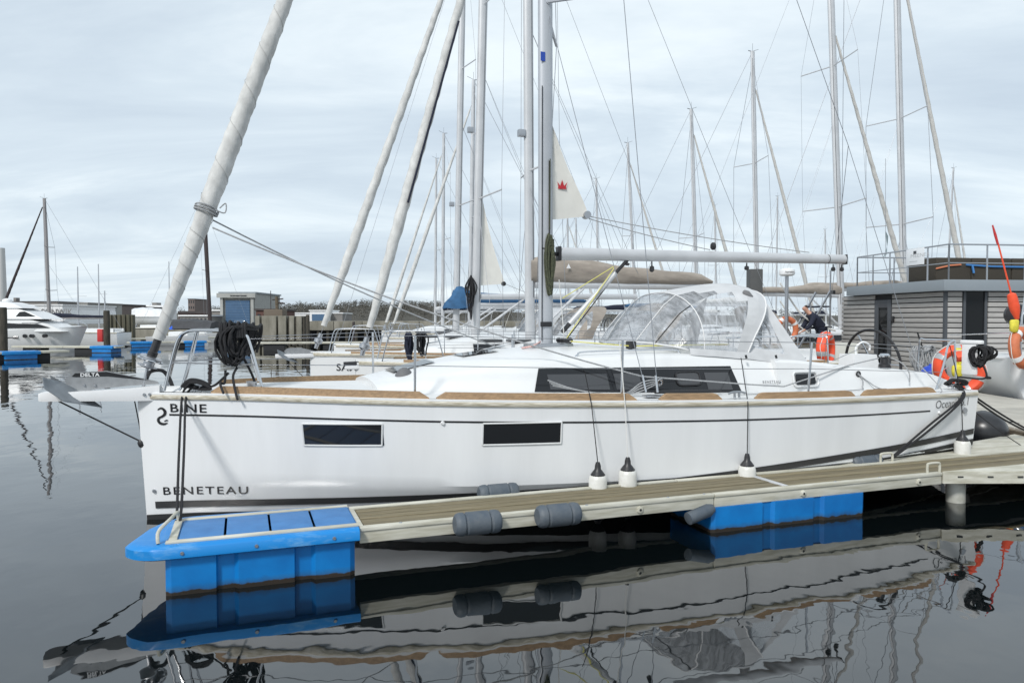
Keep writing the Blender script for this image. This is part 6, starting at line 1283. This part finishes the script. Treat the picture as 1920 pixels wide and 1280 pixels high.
building('terrace', 'long grey-brown row of houses below the tower block', 'building', 335, 588, 412, 230, 15, BRICKR, FARROOF, .8, group=TW, windows=(12, 1)); building('low_shed', 'low white shed roof left of the blue-door boat shed', 'shed', 396, 583, 414, 135, 10, FARGREY, WHITE, .0, group=TW); building('low_shed', 'long low pale shed in front of the grey-brown row', 'shed', 337, 593, 396, 125, 8, FARGREY, WHITE, .0, group=TW, windows=(8, 1))
building('brick_shed', 'red-brown brick shed behind the concrete pier', 'shed', 480, 582, 514, 105, 10, BRICKR, FARROOF, .0, group=TW, windows=(3, 1))
def bw(t, Wd, Hh): MB().box((Wd*.12, -.2, Hh*.25), (Wd*.9, -.02, Hh*.75)).build('blue_front', SHEDB, t)
building('blue_shed', 'white shed with a blue front below the wood', 'shed', 581, 583, 616, 170, 10, WHITE, WHITE, .0, bw, group=TW); building('low_shed', 'low white-framed shed right of the blue-fronted shed', 'shed', 612, 588, 642, 172, 10, FARGREY, WHITE, .0, group=TW); building('low_shed', 'long low white shed between the pier and the blue-fronted shed', 'shed', 520, 588, 582, 175, 10, WHITE, WHITE, .0, group=TW)
chm = at(3, 600, 420); m_ = MB(); m_.lathe((chm.x, 420, 0), (chm.x, 420, at(3, 465, 420).z), [(0, 3.2), (.97, 2.3), (1, 2.3)], 18); solo(m_, 'power_station_chimney', mat('chimney_pale', (.55, .55, .54), .8), 'tall pale chimney at the left edge of the skyline', 'chimney')
fe = thing('ferry', 'white passenger ferry in the distance left of the furled foresail', 'ship', Fr((at(262, 600, 300).x, 300, 0), 0)); wf = at(315, 600, 300).x-at(262, 600, 300).x; zf = lambda py: at(280, py, 300).z
MB().prism([(0, 0, .5), (wf, 0, .5), (wf, 0, zf(583)), (-1, 0, zf(583))], (0, 8, 0)).build('hull', WHITE, fe); MB().bev((.5, .5, zf(583)), (wf*.95, 7.5, zf(576)), .2).build('deckhouse', WHITE, fe); MB().bev((2, 1, zf(576)), (wf*.8, 7, zf(572)), .2).build('upper_deck', WHITE, fe); MB().bev((4, 2, zf(572)), (6, 6, zf(567)), .2).build('funnel', FARGREY, fe)
for k in range(12): MB().box((1+k*wf*.075, .40, zf(581)), (1.5+k*wf*.075, .48, zf(578))).build('window', FARWIN, fe)
wbf = Fr((at(508, 600, 95).x, 95, 0), 0); wb_ = thing('workboat_mast', 'brown tripod mast of a workboat above the concrete pier', 'mast', wbf); zt = at(515, 545, 95).z
MB().tube([(0, 0, 1), (0, 0, zt)], .05, 6).build('pole', DKMAST, wb_); MB().tube([(.9, 0, 1), (.75, 0, at(515, 556, 95).z)], .22, 8).build('mast_column', TIMB, wb_); MB().tube([(.2, 0, at(515, 562, 95).z), (1.6, 0, at(515, 560, 95).z)], .08, 6).build('crosstree', DKMAST, wb_); MB().tube([(.8, 0, at(515, 567, 95).z), (1.8, 0, at(515, 569, 95).z)], .1, 6).build('radar_arm', DKMAST, wb_); MB().bev((-.6, -1, 1), (1.8, 1, at(515, 580, 95).z), .1).build('wheelhouse', mat('tan_wheelhouse', (.13, .105, .08), .8), wb_)
# wooded far shore
SK = [(-200, 588), (200, 585), (380, 583), (440, 580), (490, 577), (530, 578), (560, 574), (590, 577), (610, 573), (630, 577), (655, 571), (680, 568), (700, 571), (720, 575), (760, 570), (790, 573), (815, 572), (850, 577), (900, 580), (1000, 583), (1200, 586), (1500, 588), (2200, 588)]
hm = MB(); rows = []
for i in range(121):
    px = -200+2400*i/120; zt = at(px, lerp(px, [a for a, _ in SK], [b+3.5 for _, b in SK]), 430).z; x = at(px, 600, 330).x
    rows.append([V((x, 330, 1.0)), V((x*1.12, 375, zt*.5)), V((x*1.3, 430, zt)), V((x*1.45, 520, zt*.8))])
hm.grid(rows); hl_ = solo(hm, 'hill', mat('wood_floor', (.06, .056, .045), .95), None, None, kind='structure')
wd = MB(); rw = random.Random(31)
for i in range(1500):
    px = rw.uniform(-150, 2000) if rw.random() < .35 else rw.uniform(400, 960); t = rw.random()**.8
    Y = 335+95*t; zt = at(px, lerp(px, [a for a, _ in SK], [b+3.5 for _, b in SK]), 430).z
    gz = lerp(Y, [330, 375, 430], [1, zt*.5, zt]); h = rw.uniform(3.4, 6.2)*(.72 if gz > zt*.75 else 1.); c = V((at(px, 600, Y).x, Y, gz)); r = h*rw.uniform(.32, .5)
    for k in range(46):
        a = rw.uniform(0, 2*pi); e_ = rw.uniform(-.7, 1); rr = r*rw.uniform(.45, 1.)*sqrt(max(0, 1-e_*e_*.8)); p = c+V((rr*cos(a), rr*sin(a), h*.58+e_*h*.42)); s_ = rw.uniform(.22, .62)
        q1 = V((rw.uniform(-1, 1), rw.uniform(-1, 1), rw.uniform(-1, 1)))*s_; q2 = V((rw.uniform(-1, 1), rw.uniform(-1, 1), rw.uniform(-1, 1)))*s_; wd.v += [p, p+q1, p+q2]; o = len(wd.v); wd.f.append((o-3, o-2, o-1))
    o = len(wd.v); wd.v += [c+V((-.12, 0, 0)), c+V((.12, 0, 0)), c+V((0, 0, h*.8))]; wd.f.append((o, o+1, o+2))
wo_ = solo(wd, 'wood', TWIG, 'bare grey-brown wood along the far shore', 'wood', kind='stuff', flat=True)
